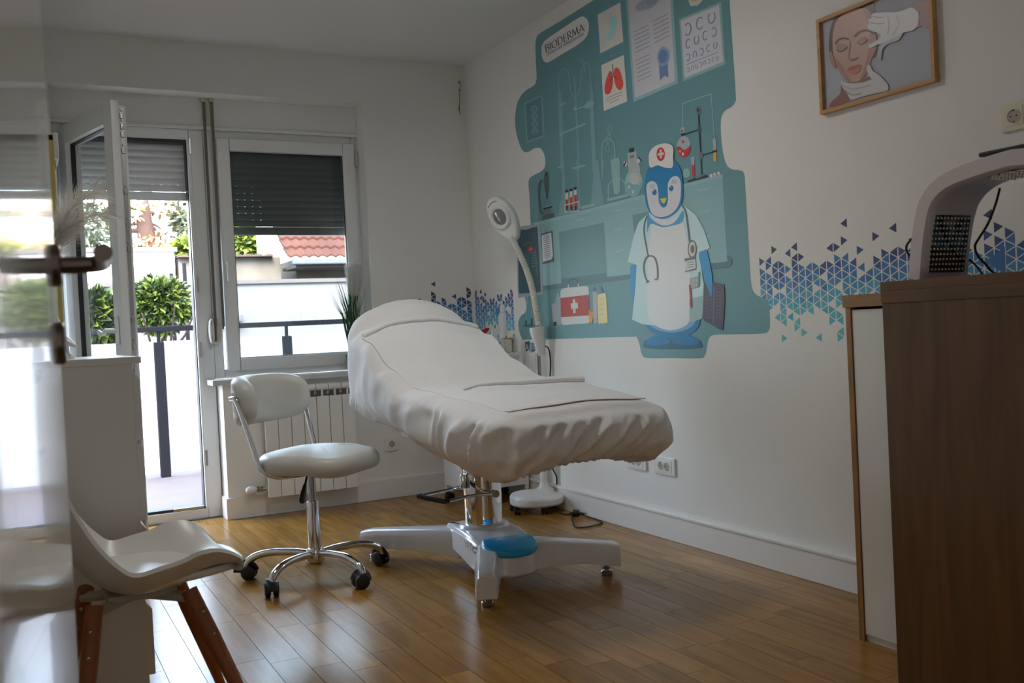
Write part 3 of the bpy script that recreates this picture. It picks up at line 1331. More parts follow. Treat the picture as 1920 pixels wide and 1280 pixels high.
F = Flat(hubplane, -Vector((cos(radians(-6.5)), sin(radians(-6.5)), 0)), .0015)
ink = rgb(50, 50, 56)
F.text('I', (874, 1026), (8, 2), (-2.5, -14), .10, ink)
F.text('FIS', (878, 1029), (7, 2.2), (-2.2, -13), .13, ink)
for yy, ww in ((1024, 7), (1033, 7)):
    for k in range(3):
        F.quads([[(889 + k * 2.6, yy + k), (890.8 + k * 2.6, yy + k + .4), (890.6 + k * 2.6, yy + k + 4), (888.8 + k * 2.6, yy + k + 3.6)]], ink)
o = F.build('lettering', couch)
o.location = -CL

# ================================================================== swivel stool chair
SCX, SCY = 1.09, 3.975
FA = atan2(-.74, .67)                     # facing direction
st = empty('swivel_chair', (SCX, SCY, 0), 'white upholstered swivel chair on a chrome five star base by the radiator', 'chair', rz=FA)
# local frame: +x is forward
bm = B()
SEAT = superellipse(.225, .228, 3.5, 44)
cushion(bm, [(x, y * (1 - .12 * (x < -.1) * ((-x - .1) / .12))) for x, y in SEAT], .475, .555, .034, lambda x, y, z: Vector((x + .042, y, z - .012 * (x / .2) * (x > .08) - .010 * (x * x + y * y) / .05)), crown=.012)
seat = finish('seat', bm, M_vinyl, st, 60)
bm = B()
lathe(bm, [(0, .46), (.09, .46), (.10, .475), (0, .475)], seg=24)
span(bm, -.10, .10, -.06, .06, .445, .470, .006)
finish('seat_plate', bm, M_blackrub, st)
# backrest: bent pad
RB = .215


def backf(u, v, z):
    # u: along the arc, v: height, z: thickness from the back
    a = u / RB
    rr = RB - z
    x = -.275 + (RB - rr * cos(a)) * .9
    return Vector((x - .05 * (v - .78), rr * sin(a), v))


bm = B()
BO = superellipse(.285, .106, 3.6, 48)
cushion(bm, [(x, y + .768) for x, y in BO], -.044, .040, .036, backf, crown=.004)
finish('backrest', bm, M_vinyl, st, 60)
for sgn in (-1, 1):
    ends = []
    for a_, v in ((.66 * sgn, .78),):
        e = backf(a_ * RB, v, -.045)
    e = backf(.235 * sgn, .785, -.05)
    e2 = backf(.18 * sgn, .785, -.05)
    bm = B()
    path = catmull([e2, e, Vector((e.x + .02, e.y + .004 * sgn, .750)), Vector((-.135, .226 * sgn, .62)), Vector((-.10, .216 * sgn, .50)), Vector((-.06, .195 * sgn, .465)), Vector((-.02, .15 * sgn, .456)), Vector((.03, .06 * sgn, .456))], 6)
    tube(bm, path, .0105, 12)
    finish('back_tube', bm, M_chrome, st, 60)
bm = B()
lathe(bm, [(0, .30), (.0165, .30), (.0165, .46), (0, .46)], seg=20)
finish('gas_lift', bm, M_chrome2, st, 40)
bm = B()
lathe(bm, [(0, .085), (.030, .085), (.030, .12), (.027, .13), (.0262, .322), (.0225, .328), (0, .328)], seg=28)
finish('column', bm, M_chrome, st, 40)
bm = B()
lathe(bm, [(0, .07), (.034, .07), (.040, .078), (.040, .118), (.034, .128), (.028, .130), (0, .130)], seg=28)
hubo = finish('hub', bm, M_chrome, st, 40)
for k in range(5):
    wa = radians(3.5 + 72 * k) - FA
    bm = B()
    pts = catmull([(.03, 0, .103), (.10, 0, .112), (.20, 0, .112), (.262, 0, .098), (.297, 0, .075), (.305, 0, .052)], 5)
    tube(bm, pts, [.0165] * len(pts), 14, sx=.9)
    bmesh.ops.rotate(bm, verts=bm.verts, cent=(0, 0, 0), matrix=Matrix.Rotation(wa, 3, 'Z'))
    lg = finish('base_leg', bm, M_chrome, st, 60)
    bm = B()
    cs = radians(110 + 37 * k)
    Mc = Matrix.Rotation(wa, 4, 'Z') @ Matrix.Translation((.306, 0, 0)) @ Matrix.Rotation(cs, 4, 'Z')
    for sy in (-1, 1):
        lathe(bm, [(0, -.012), (.025, -.012), (.0305, -.008), (.0305, .008), (.025, .012), (0, .012)], seg=20, M=Mc @ Matrix.Translation((.012, .0165 * sy, .0306)) @ Matrix.Rotation(pi / 2, 4, 'X'))
    box(bm, (.0, 0, .045), (.036, .012, .022), .004, M=Mc)
    tube(bm, [Mc @ Vector((.002 + .034 * cos(a), 0, .031 + .034 * sin(a))) for a in [radians(x) for x in range(10, 181, 17)]], .025, 8, sx=.2)
    lathe(bm, [(0, .05), (.013, .05), (.013, .066), (0, .066)], seg=12, M=Mc)
    finish('caster', bm, M_black, lg, 40)
bm = B()
Ml = Matrix.Rotation(-FA, 4, 'Z')
tube(bm, [Ml @ Vector((-.01, -.03, .462)), Ml @ Vector((-.035, -.06, .445)), Ml @ Vector((-.055, -.085, .40))], .005, 8)
tube(bm, [Ml @ Vector((-.05, -.08, .415)), Ml @ Vector((-.062, -.092, .385)), Ml @ Vector((-.073, -.103, .352)), Ml @ Vector((-.076, -.107, .342))], [.009, .016, .019, .010], 12, sx=.7)
finish('height_lever', bm, M_black, st, 60)

# ================================================================== shell chair in the left foreground
CHX, CHY = .31, 2.65
CR = radians(2)
ch = empty('shell_chair', (CHX, CHY, 0), 'white moulded shell chair with splayed brown wooden legs in front of the chest of drawers', 'chair', rz=CR)
prof = [(.190, .440), (.180, .446), (.160, .447), (.11, .437), (.05, .413), (-.02, .400), (-.085, .402), (-.140, .424), (-.185, .465), (-.222, .522), (-.256, .600), (-.288, .70), (-.310, .80)]
pp = catmull([(x, 0, z) for x, z in prof], 4)
NP = len(pp)
NU = 25


def shellpt(i, u, th=0):
    p = pp[i]
    a = pp[max(0, i - 1)]
    b = pp[min(NP - 1, i + 1)]
    tdir = (b - a).normalized()
    nrm = Vector((tdir.z, 0, -tdir.x))          # up / forward side
    if nrm.z < 0 and i < NP * .45:
        nrm = -nrm
    v = i / (NP - 1)
    w = .232 * (1 - .12 * (1 - sstep(0, .18, v))) * (1 - .10 * sstep(.62, 1, v)) * (1 - .55 * sstep(.9, 1.0, v) ** 2 * 0)
    if v > .88:
        w *= (1 - ((v - .88) / .12) ** 2.5 * .55)
    if v < .10:
        w *= (1 - ((.10 - v) / .10) ** 2.5 * .30)
    curl = (.028 * (1 - sstep(0, .16, v)) * 0 + .082 * sstep(.07, .30, v) * (1 - .22 * sstep(.4, .6, v) - .3 * sstep(.62, 1, v)) + .008)
    side = abs(u) ** 2.6
    pt = p + nrm * (curl * side) + Vector((0, u * w, 0))
    if v < .16:
        pt.z -= .002 * side * (1 - v / .16)
        pt.x -= .045 * abs(u) ** 2.2 * (1 - v / .16)
    n2 = (nrm + Vector((0, -u * abs(u) * .9, 0))).normalized()
    return pt + n2 * th


bm = B()
top = [[bm.verts.new(shellpt(i, -1 + 2 * j / (NU - 1), .006)) for j in range(NU)] for i in range(NP)]
bot = [[bm.verts.new(shellpt(i, -1 + 2 * j / (NU - 1), -.006)) for j in range(NU)] for i in range(NP)]
for i in range(NP - 1):
    for j in range(NU - 1):
        bm.faces.new((top[i][j], top[i][j + 1], top[i + 1][j + 1], top[i + 1][j]))
        bm.faces.new((bot[i][j], bot[i + 1][j], bot[i + 1][j + 1], bot[i][j + 1]))
for i in range(NP - 1):
    bm.faces.new((top[i][0], top[i + 1][0], bot[i + 1][0], bot[i][0]))
    bm.faces.new((top[i][-1], bot[i][-1], bot[i + 1][-1], top[i + 1][-1]))
for j in range(NU - 1):
    bm.faces.new((top[0][j], bot[0][j], bot[0][j + 1], top[0][j + 1]))
    bm.faces.new((top[-1][j], top[-1][j + 1], bot[-1][j + 1], bot[-1][j]))
bmesh.ops.recalc_face_normals(bm, faces=bm.faces)
finish('shell', bm, mat('white shell plastic', rgb(234, 232, 226), .35), ch, 60)
bm = B()
cushion(bm, superellipse(.185, .175, 2.8, 40), 0, .02, .009, lambda x, y, z: Vector((x + .022, y, z + .412 + .045 * max(0, -(x) / .185) ** 3 + .020 * max(0, x / .185) ** 1.4 + .020 * (abs(y) / .175) ** 2.4)), crown=.004)
finish('seat_pad', bm, mat('white leatherette pad', rgb(240, 239, 234), .3, spec=.6), ch, 60)
bm = B()
for sgn in (-1, 1):
    tube(bm, [(.06, .10 * sgn, .372), (-.06, .0, .384), (-.18, -.10 * sgn, .372)], .014, 8, sx=1.3)
span(bm, -.14, .03, -.07, .07, .380, .400, .006)
finish('metal_bracket', bm, mat('white bracket', rgb(188, 182, 172), .45), ch, 40)
for sx_, sy_ in ((1, -1), (1, 1), (-1, -1), (-1, 1)):
    a = Vector((.052 if sx_ > 0 else -.172, .10 * sy_, .392))
    b_ = Vector((.195 if sx_ > 0 else -.245, .262 * sy_, 0))
    bm = B()
    tube(bm, [a, a + (b_ - a) * .3, b_], [.021, .021, .013], 14)
    lg = finish('leg', bm, M_legwood, ch, 60)
    for f_ in (.13, .27):
        bm = B()
        c = a + (b_ - a) * f_
        lathe(bm, [(0, -.003), (.006, -.003), (.005, .003), (0, .004)], seg=10, M=Matrix.Translation(c + Vector((.006 * sx_, -.0205, 0))) @ Matrix.Rotation(pi / 2, 4, 'X'))
        finish('bolt', bm, M_chrome2, lg, 60)

# ================================================================== chest of drawers
dr = empty('chest_of_drawers', (.10, 3.4, 0), 'tall plain white chest of drawers seen from its side', 'dresser')
DX0, DX1, DY0, DY1 = -.095, .305, 3.0, 3.8


def dpart(name, bm, m, parent=None, smooth=30):
    o = finish(name, bm, m, parent or dr, smooth)
    if not parent:
        o.location = (-.10, -3.4, 0)
    return o


bm = B()
span(bm, DX0, DX1, DY0, DY0 + .018, 0, .974, .001)
span(bm, DX0, DX1, DY1 - .018, DY1, 0, .974, .001)
span(bm, DX0, DX0 + .012, DY0, DY1, .04, .974)
span(bm, DX0, DX1 - .03, DY0 + .018, DY1 - .018, .04, .058)
span(bm, DX1 - .06, DX1 - .045, DY0 + .018, DY1 - .018, 0, .05)
dpart('body', bm, M_lacq)
bm = B()
span(bm, DX0, DX1 + .025, DY0 - .004, DY1 + .004, .974, .994, .0015)
dpart('top', bm, M_lacq)
for z0, z1 in ((.745, .950), (.508, .738), (.272, .500), (.048, .264)):
    bm = B()
    pts = [(DX1, z0), (DX1 + .018, z0), (DX1 + .018, z1 - .022), (DX1, z1)]
    va = [bm.verts.new((x, DY0 + .002, z)) for x, z in pts]
    vb = [bm.verts.new((x, DY1 - .002, z)) for x, z in pts]
    bm.faces.new(va)
    bm.faces.new(list(reversed(vb)))
    for i in range(4):
        j = (i + 1) % 4
        bm.faces.new((va[i], vb[i], vb[j], va[j]))
    bmesh.ops.recalc_face_normals(bm, faces=bm.faces)
    span(bm, DX0 + .03, DX1 - .001, DY0 + .025, DY1 - .025, z0 + .012, z0 + .13)
    dpart('drawer', bm, M_lacq)

# mirror standing on the chest, seen nearly edge-on
MX = on(101, 400, 1, 3.32).x
mi = empty('standing_mirror', (MX, 3.50, .995), 'tall narrow mirror in a pale frame standing edge-on on the chest', 'mirror')
bm = B()
span(bm, -.010, .010, -.18, -.165, 0, .71, .002)
span(bm, -.010, .010, .165, .18, 0, .71, .002)
span(bm, -.010, .010, -.18, .18, .69, .71, .002)
span(bm, -.010, .010, -.18, .18, 0, .02, .002)
finish('frame', bm, mat('pale yellow wood', rgb(206, 190, 120), .5), mi)
bm = B()
span(bm, .0101, .0155, -.17, .17, .01, .63, .001)
finish('mirror_glass', bm, mat('mirror', rgb(210, 215, 215), .02, 1), mi)
bm = B()
span(bm, .0101, .024, -.185, .18, .635, .715, .002)
finish('corner_block', bm, M_lacq, mi)

# pampas plumes in a vase on the chest
PVL = Vector((.09, 3.12, .994))
pv = empty('pampas_vase', tuple(PVL), 'white feathery pampas plumes in a small vase on the chest', 'vase')
bm = B()
lathe(bm, [(0, 0), (.03, 0), (.042, .05), (.036, .11), (.020, .16), (.022, .18), (.016, .18), (.016, .02), (0, .02)], seg=24)
finish('vase', bm, mat('white ceramic', rgb(226, 224, 218), .3), pv, 60)
M_pamp = mat('pampas', rgb(246, 243, 236), .9)
rp = random.Random(3)


def plume(parent, pts, wid, nh, mat_, base=.0, hair=.09, droop=.03, name='plume'):
    b = B()
    C = catmull(pts, 12)
    tube(b, C, .0018, 5)
    n = len(C)
    for k in range(nh):
        u = base + (1 - base) * rp.random()
        i = min(n - 2, int(u * (n - 1)))
        p = C[i]
        d = (C[i + 1] - C[i]).normalized()
        side = d.orthogonal().normalized()
        side.rotate(Matrix.Rotation(rp.random() * 2 * pi, 3, d))
        L = hair * (.5 + .7 * rp.random()) * (1.15 - .6 * u)
        q1 = p + side * wid * .5 * (.6 + .6 * rp.random()) * (1.1 - .5 * u) + d * L * .5
        q2 = q1 + side * wid * .25 + d * L * .6 - Vector((0, 0, droop * rp.random()))
        w = d.cross(side) * .0007
        vs = [b.verts.new(x) for x in (p - w, p + w, q1 + w, q1 - w, q2)]
        b.faces.new(vs[:4])
        b.faces.new((vs[3], vs[2], vs[4]))
    return finish(name, b, mat_, parent)


def pvp(*pts):
    return [(0, 0, .03), (0, 0, .16)] + [at_depth(x, y, d) - PVL for x, y, d in pts]


plume(pv, pvp((96, 470, 2.82), (112, 430, 2.80), (138, 385, 2.78), (180, 358, 2.76)), .10, 700, M_pamp, .36, .11)
plume(pv, pvp((100, 480, 2.84), (120, 440, 2.84), (155, 410, 2.84), (200, 400, 2.84)), .10, 600, M_pamp, .36, .10)
plume(pv, pvp((95, 500, 2.86), (104, 460, 2.87), (120, 430, 2.88)), .10, 450, M_pamp, .36, .09)
# little things on the chest beside the handle
dish = empty('curved_dish', (.10, 3.04, .994), 'small white curved leaf dish propped on the chest edge', 'dish')
bm = B()
a, b_, c = at_depth(110, 634, 2.92), at_depth(125, 642, 2.92), at_depth(144, 650, 2.92)
o_ = Vector((.10, 3.04, .994))
tube(bm, catmull([a - o_, b_ - o_ + Vector((0, 0, .004)), c - o_], 6), [.004, .007, .010, .012, .013, .013, .012, .011, .010, .008, .006, .004, .001], 10, sx=1.8)
lathe(bm, [(0, 0), (.022, 0), (.018, .01), (.006, .02), (.006, max(.03, b_.z - .994)), (0, max(.03, b_.z - .994))], (b_.x - o_.x, b_.y - o_.y, 0), 14)
finish('dish', bm, M_whitep, dish, 60)

# ================================================================== entrance door leaf, nearly edge-on at the left
DE = Vector((.052, 1.35, 0))
DTH = radians(4.6)
DD = Vector((-sin(DTH), -cos(DTH), 0))       # from the leading edge to the hinge
DN = Vector((cos(DTH), -sin(DTH), 0))        # face normal, into the room
Md = Matrix((DD, DN, Vector((0, 0, 1)))).transposed().to_4x4()
Md.translation = DE
do = empty('door_2', tuple(DE), 'glossy white entrance door standing open with a nickel lever handle', 'door', kind='structure')


def d2(name, bm, m, parent=None, smooth=40):
    bmesh.ops.transform(bm, matrix=Md, verts=bm.verts)
    bmesh.ops.recalc_face_normals(bm, faces=bm.faces)
    o = finish(name, bm, m, parent or do, smooth)
    if parent is None:
        o.location = -DE
    return o


bm = B()
span(bm, 0, .815, -.04, 0, .008, 2.05, .002)
d2('leaf', bm, mat('gloss door lacquer', rgb(224, 223, 217), .12, coat=.4, vary=.03, vscale=1.5))
M_nickel = mat('satin nickel', rgb(122, 112, 104), .32, 1)
hz = 1.132
bm = B()
for s in (.052,):
    lathe(bm, [(0, 0), (.0265, 0), (.0265, .006), (.024, .009), (0, .009)], seg=28, M=Matrix.Translation((s, 0, hz)) @ Matrix.Rotation(-pi / 2, 4, 'X'))
    lathe(bm, [(0, 0), (.0265, 0), (.0265, .006), (.024, .009), (0, .009)], seg=28, M=Matrix.Translation((s, 0, hz - .096)) @ Matrix.Rotation(-pi / 2, 4, 'X'))
    span(bm, s - .004, s + .004, .008, .0098, hz - .109, hz - .088, .001)
rs = d2('rosette', bm, M_nickel)
bm = B()
tube(bm, catmull([(.052, .005, hz), (.052, .030, hz), (.052, .046, hz + .001), (.060, .055, hz + .002), (.075, .057, hz + .003), (.12, .057, hz + .004), (.17, .057, hz + .005)], 5), .0105, 16)
d2('lever', bm, M_nickel, None, 60)

# ================================================================== low cabinet and tall counter at the right
LX = 2.285
cb = empty('low_cabinet', (LX + .18, 1.9, 0), 'light oak cabinet with a white door standing beside the dark counter', 'cabinet')


def cp(name, bm, m, smooth=30, parent=None):
    o = finish(name, bm, m, parent or cb, smooth)
    if not parent:
        o.location = (-(LX + .18), -1.9, 0)
    return o


CY0, CY1 = 1.828, 2.122
bm = B()
span(bm, LX, WX - .025, CY1 - .02, CY1, 0, 1.036, .001)
cp('side_panel', bm, M_cab)
bm = B()
span(bm, LX, WX - .025, CY0, CY0 + .02, 0, 1.036, .001)
cp('side_panel', bm, M_cab)
bm = B()
span(bm, LX - .006, WX - .022, CY0 - .004, CY1 + .006, 1.036, 1.074, .001)
cp('top', bm, M_cab_h)
bm = B()
span(bm, LX + .004, LX + .022, CY0 + .022, CY1 - .022, .022, 1.028, .001)
cp('door', bm, M_lacq)
bm = B()
span(bm, LX + .012, LX + .03, CY0 + .02, CY1 - .02, 0, .018)
cp('plinth', bm, M_lacq)
bm = B()
span(bm, WX - .035, WX - .026, CY0 + .02, CY1 - .02, .02, 1.03)
cp('back_panel', bm, M_lacq)

QX = 2.10
ct = empty('tall_counter', (2.2, 1.4, 0), 'tall dark brown oak counter carrying the lamp arch', 'counter')


def qp(name, bm, m, smooth=30):
    o = finish(name, bm, m, ct, smooth)
    o.location = (-2.2, -1.4, 0)
    return o


QY0, QY1 = .62, 1.821
bm = B()
span(bm, QX, QX + .018, QY0, QY1 - .001, .0, 1.042, .001)
qp('front_panel', bm, M_desk)
bm = B()
span(bm, QX + .018, 2.61, QY1 - .02, QY1 - .001, 0, 1.042, .001)
qp('side_panel', bm, M_desk)
bm = B()
span(bm, QX + .018, 2.61, QY0, QY0 + .02, 0, 1.042, .001)
qp('side_panel', bm, M_desk)
bm = B()
span(bm, QX - .003, 2.62, QY0, QY1 + .001, 1.075, 1.100, .001)
span(bm, QX - .003, QX + .02, QY0, QY1 + .001, 1.042, 1.075, .001)
qp('top', bm, M_desk_h)

# ------------------------------------------------------------------ LED treatment arch on the counter
AX0, AX1 = 2.165, 2.375
ar = empty('lamp_arch', (2.27, 1.55, 1.1), 'white curved light therapy arch standing on the tall counter', 'lamp')


def ap(name, bm, m, smooth=50, parent=None):
    o = finish(name, bm, m, parent or ar, smooth)
    if not parent:
        o.location = (-2.27, -1.55, -1.1)
    return o


# centre line of the arch in (y, z): leaning leg, round shoulder, beam rising to the middle
half = [(1.768, 1.1045), (1.756, 1.19), (1.738, 1.270), (1.714, 1.318), (1.668, 1.350), (1.60, 1.366), (1.50, 1.378)]
axis_ = 1.48
full = half + [(2 * axis_ - y, z) for y, z in reversed(half)]
cl = catmull([(0, y, z) for y, z in full], 6)
bm = B()
TH = .021
prevr = None
for i, p in enumerate(cl):
    a = cl[max(0, i - 1)]
    b_ = cl[min(len(cl) - 1, i + 1)]
    t = (b_ - a).normalized()
    nr = Vector((0, -t.z, t.y))
    if nr.dot(p - Vector((0, axis_, 1.15))) < 0:
        nr = -nr
    pr = [(AX0 + .012, -1.25), (AX0, -.9), (AX0, .8), (AX0 + .010, 1.0), (AX1 - .02, 1.0), (AX1, .8), (AX1, -.4), (AX1 - .012, -.55), (AX0 + .03, -.62), (AX0 + .026, -1.25)]
    ring = [bm.verts.new(Vector((x, p.y, p.z)) + nr * (TH * v)) for x, v in pr]
    if prevr:
        for k in range(len(ring)):
            k2 = (k + 1) % len(ring)
            bm.faces.new((prevr[k], prevr[k2], ring[k2], ring[k]))
    else:
        bm.faces.new(ring)
    prevr = ring
bm.faces.new(prevr)
bmesh.ops.recalc_face_normals(bm, faces=bm.faces)
ap('housing', bm, mat('lilac white plastic', rgb(214, 204, 206), .3), 40)


def arch_panel(i0, i1, name, rows, cols, inset=.016):
    """mirror panel with rows of little LED domes on the inner side between two centre-line points"""
    P0, P1 = Vector((0, i0[0], i0[1])), Vector((0, i1[0], i1[1]))
    t = (P1 - P0)
    L = t.length
    t.normalize()
    nr = Vector((0, -t.z, t.y))
    if nr.dot((P0 + P1) / 2 - Vector((0, axis_, 1.2))) > 0:
        nr = -nr
    X = Vector((1, 0, 0))
    M = Matrix((X, t, nr)).transposed().to_4x4()
    M.translation = Vector((AX0 + .028, P0.y, P0.z)) + nr * inset
    w = AX1 - AX0 - .055
    b = B()
    span(b, 0, w, 0, L, -.004, .0, 0)
    bmesh.ops.transform(b, matrix=M, verts=b.verts)
    pn = ap(name, b, mat('smoked mirror', rgb(110, 104, 96), .05, 1))
    b = B()
    for r in range(rows):
        for c in range(cols):
            lathe(b, [(.0035, 0), (.0028, .002), (0, .003)], (w * (c + .6) / (cols + .2), L * (r + .6) / (rows + .2), 0), 6, M=M)
    bmesh.ops.recalc_face_normals(b, faces=b.faces)
    o = finish('led', b, mat('clear led', rgb(226, 220, 205), .2), pn, 60)
    o['kind'] = 'stuff'


arch_panel((1.766, 1.122), (1.737, 1.275), 'led_panel', 11, 11)
arch_panel((1.60, 1.366), (1.36, 1.366), 'led_panel', 8, 11)
tb = empty('tablet', (2.30, 1.48, 1.4045), 'black flat tablet lying on top of the white lamp arch', 'tablet')
bm = B()
box(bm, (0, 0, .006), (.16, .24, .012), .004)
finish('body', bm, M_black, tb, 40)
bm = B()
box(bm, (0, 0, .0123), (.145, .22, .0008), 0)
finish('screen', bm, mat('dark glass', rgb(14, 15, 18), .06), tb)
tb.rotation_euler = (0, 0, 0)
bm = B()
pts = [at_depth(1875, 352, 2.52), at_depth(1866, 385, 2.53), at_depth(1852, 420, 2.54), at_depth(1836, 446, 2.56), at_depth(1828, 462, 2.58), at_depth(1834, 480, 2.60), at_depth(1848, 495, 2.62), at_depth(1866, 512, 2.63), Vector((2.36, 1.60, 1.104)), Vector((2.45, 1.52, 1.104))]
tube(bm, catmull(pts, 6), .0032, 8)
tag(finish('power_cord', bm, M_blackrub, smooth=60), 'thin black cord hanging from the lamp arch to the counter', 'cord')
bm = B()
pts = [at_depth(1716, 447, 2.62), at_depth(1707, 451, 2.63), at_depth(1700, 460, 2.64), at_depth(1700, 470, 2.64), at_depth(1706, 478, 2.64), at_depth(1716, 481, 2.64)]
pts = [Vector((2.395, 1.78, 1.235))] + pts + [Vector((2.40, 1.785, 1.16)), Vector((2.42, 1.74, 1.104))]
tube(bm, catmull(pts, 6), .0032, 8)
tag(finish('looped_cord', bm, M_blackrub, smooth=60), 'short black cord looping out behind the lamp arch leg', 'cord')

# ================================================================== framed picture on the mural wall
fr = empty('framed_picture', (WX, 2.285, 1.915), 'oak framed photo print of a woman with closed eyes and gloved hands', 'picture')
FY0, FY1, FZ0, FZ1 = 2.04, 2.528, 1.742, 2.086


def fp(name, bm, m, smooth=30):
    o = finish(name, bm, m, fr, smooth)
    o.location = (-WX, -2.285, -1.915)
    return o


bm = B()
w = .014
x0, x1 = WX - .024, WX - .002
span(bm, x0, x1, FY0, FY1, FZ1 - w, FZ1, .001)
fp('frame_rail', bm, M_framewood)
bm = B()
span(bm, x0, x1, FY0, FY1, FZ0, FZ0 + w, .001)
fp('frame_rail', bm, M_framewood)
bm = B()
span(bm, x0, x1, FY0, FY0 + w, FZ0 + w, FZ1 - w, .001)
fp('frame_side', bm, M_framewood)
bm = B()
span(bm, x0, x1, FY1 - w, FY1, FZ0 + w, FZ1 - w, .001)
fp('frame_side', bm, M_framewood)
bm = B()
span(bm, WX - .010, WX - .004, FY0 + w - .002, FY1 - w + .002, FZ0 + w - .002, FZ1 - w + .002)
fp('backing', bm, rgb and mat('print paper', rgb(176, 178, 188), .5))


def picp(x, y):
    p = on(1500 + x / 5.817, y / 5.817, 0, WX - .0105)
    p.y = max(FY0 + w, min(FY1 - w, p.y))
    p.z = max(FZ0 + w, min(FZ1 - w, p.z))
    return p


# rectified drawing space: keep the photograph's own pixel positions on the picture plane
F = Flat(picp, (-1, 0, 0), .0002)
sk, sk2, sk3, hair = rgb(196, 158, 142), rgb(176, 134, 120), rgb(150, 106, 96), rgb(92, 74, 76)
gl, gl2, gl3 = rgb(208, 206, 206), rgb(182, 182, 188), rgb(150, 150, 160)
F.smooth([(340, 620), (318, 420), (360, 230), (440, 120), (560, 50), (700, 0), (800, 20), (815, 120), (810, 280), (840, 400), (845, 540), (780, 640), (500, 600)], hair, 1)
F.smooth([(362, 560), (362, 360), (410, 215), (520, 135), (640, 95), (740, 100), (792, 200), (815, 350), (838, 440), (828, 550), (785, 640), (765, 715), (735, 795), (650, 890), (570, 912), (490, 860), (425, 765), (385, 650)], sk, 2)
F.smooth([(700, 120), (760, 140), (800, 280), (838, 430), (826, 560), (780, 650), (760, 720), (730, 800), (650, 888), (690, 780), (730, 640), (760, 480), (760, 300)], sk2, 3)
F.smooth([(330, 565), (350, 570), (380, 650), (395, 745), (365, 735), (330, 650), (318, 600)], sk2, 3)
F.smooth([(455, 900), (520, 900), (640, 885), (760, 830), (775, 880), (640, 1000), (560, 1090), (430, 1150), (325, 1172), (345, 1110), (440, 1020)], sk3, 2)
F.smooth([(395, 640), (425, 760), (490, 858), (570, 908), (500, 790), (440, 690)], sk2, 3)
F.stroke([(390, 480), (425, 435), (480, 418), (535, 428)], 20, hair, 4, 4)
F.stroke([(600, 400), (640, 360), (700, 334), (760, 338), (815, 372)], 22, hair, 4, 4)
F.smooth([(405, 510), (440, 478), (490, 480), (522, 505), (490, 545), (450, 565)], sk2, 4)
F.smooth([(625, 460), (660, 415), (710, 400), (745, 430), (710, 470), (670, 485)], sk2, 4)
F.stroke([(405, 540), (440, 566), (480, 550), (520, 512)], 10, hair, 5, 4)
F.stroke([(630, 462), (665, 486), (705, 472), (745, 430)], 11, hair, 5, 4)
F.stroke([(548, 455), (545, 530), (532, 610), (545, 650)], 12, sk2, 4, 4)
F.smooth([(545, 645), (575, 640), (610, 632), (632, 622), (628, 645), (590, 660), (560, 662)], sk3, 5)
F.smooth([(512, 775), (565, 722), (600, 716), (625, 704), (676, 712), (640, 745), (570, 772)], rgb(178, 96, 92), 5)
F.smooth([(512, 775), (570, 768), (640, 742), (676, 714), (655, 770), (600, 806), (550, 800)], rgb(206, 118, 112), 5)
F.smooth([(450, 878), (520, 905), (640, 905), (720, 890), (800, 860), (880, 850), (940, 890), (968, 935), (958, 990), (820, 1020), (680, 1055), (570, 1090), (520, 1020), (470, 950)], gl, 6)
F.smooth([(740, 720), (775, 715), (800, 770), (860, 810), (930, 880), (880, 900), (790, 860), (748, 800)], gl, 7)
F.stroke([(470, 930), (560, 970), (660, 960), (780, 930)], 14, gl2, 7, 4)
F.stroke([(500, 985), (580, 1035), (680, 1020)], 12, gl3, 7, 4)
F.smooth([(1215, 85), (1280, 35), (1480, -10), (1480, 290), (1330, 285), (1250, 300), (1270, 160)], sk3, 6)
F.smooth([(800, 150), (930, 135), (1080, 130), (1230, 85), (1300, 160), (1300, 260), (1235, 335), (1130, 360), (1080, 440), (960, 470), (880, 480), (780, 522), (758, 490), (860, 430), (888, 380), (840, 355), (760, 325), (745, 280), (760, 255), (752, 215), (790, 195)], gl, 7)
F.smooth([(1130, 360), (1080, 440), (970, 480), (910, 540), (895, 640), (870, 640), (858, 585), (890, 490), (960, 450), (1060, 400)], gl2, 8)
F.stroke([(770, 245), (850, 262), (930, 255)], 9, gl3, 8, 3)
F.stroke([(800, 180), (870, 192), (930, 188)], 8, gl3, 8, 3)
F.stroke([(960, 170), (980, 260), (960, 380)], 10, gl2, 8, 4)
F.stroke([(1060, 170), (1090, 260), (1020, 390)], 12, gl2, 8, 4)
F.stroke([(1290, 110), (1306, 180), (1296, 270)], 14, gl2, 8, 4)
o = F.build('print', fr, .35)
o.location = (-WX, -2.285, -1.915)

# ================================================================== flush ceiling lamp (the room's own light)
cl_ = empty('ceiling_lamp', (LAMP.x, LAMP.y, CZ), 'round flush white ceiling lamp above the middle of the room', 'lamp')
bm = B()
lathe(bm, [(0, 0), (.20, 0), (.22, -.01), (.22, -.12), (.205, -.125), (.20, -.115), (.20, -.02), (0, -.02)], seg=40)
finish('housing', bm, M_whitep, cl_, 40)

# ================================================================== sockets
M_sock = mat('white socket plastic', rgb(232, 230, 226), .3)
M_cream = mat('cream socket plastic', rgb(226, 222, 200), .35)
M_hole = mat('socket hole', rgb(60, 58, 54), .6)


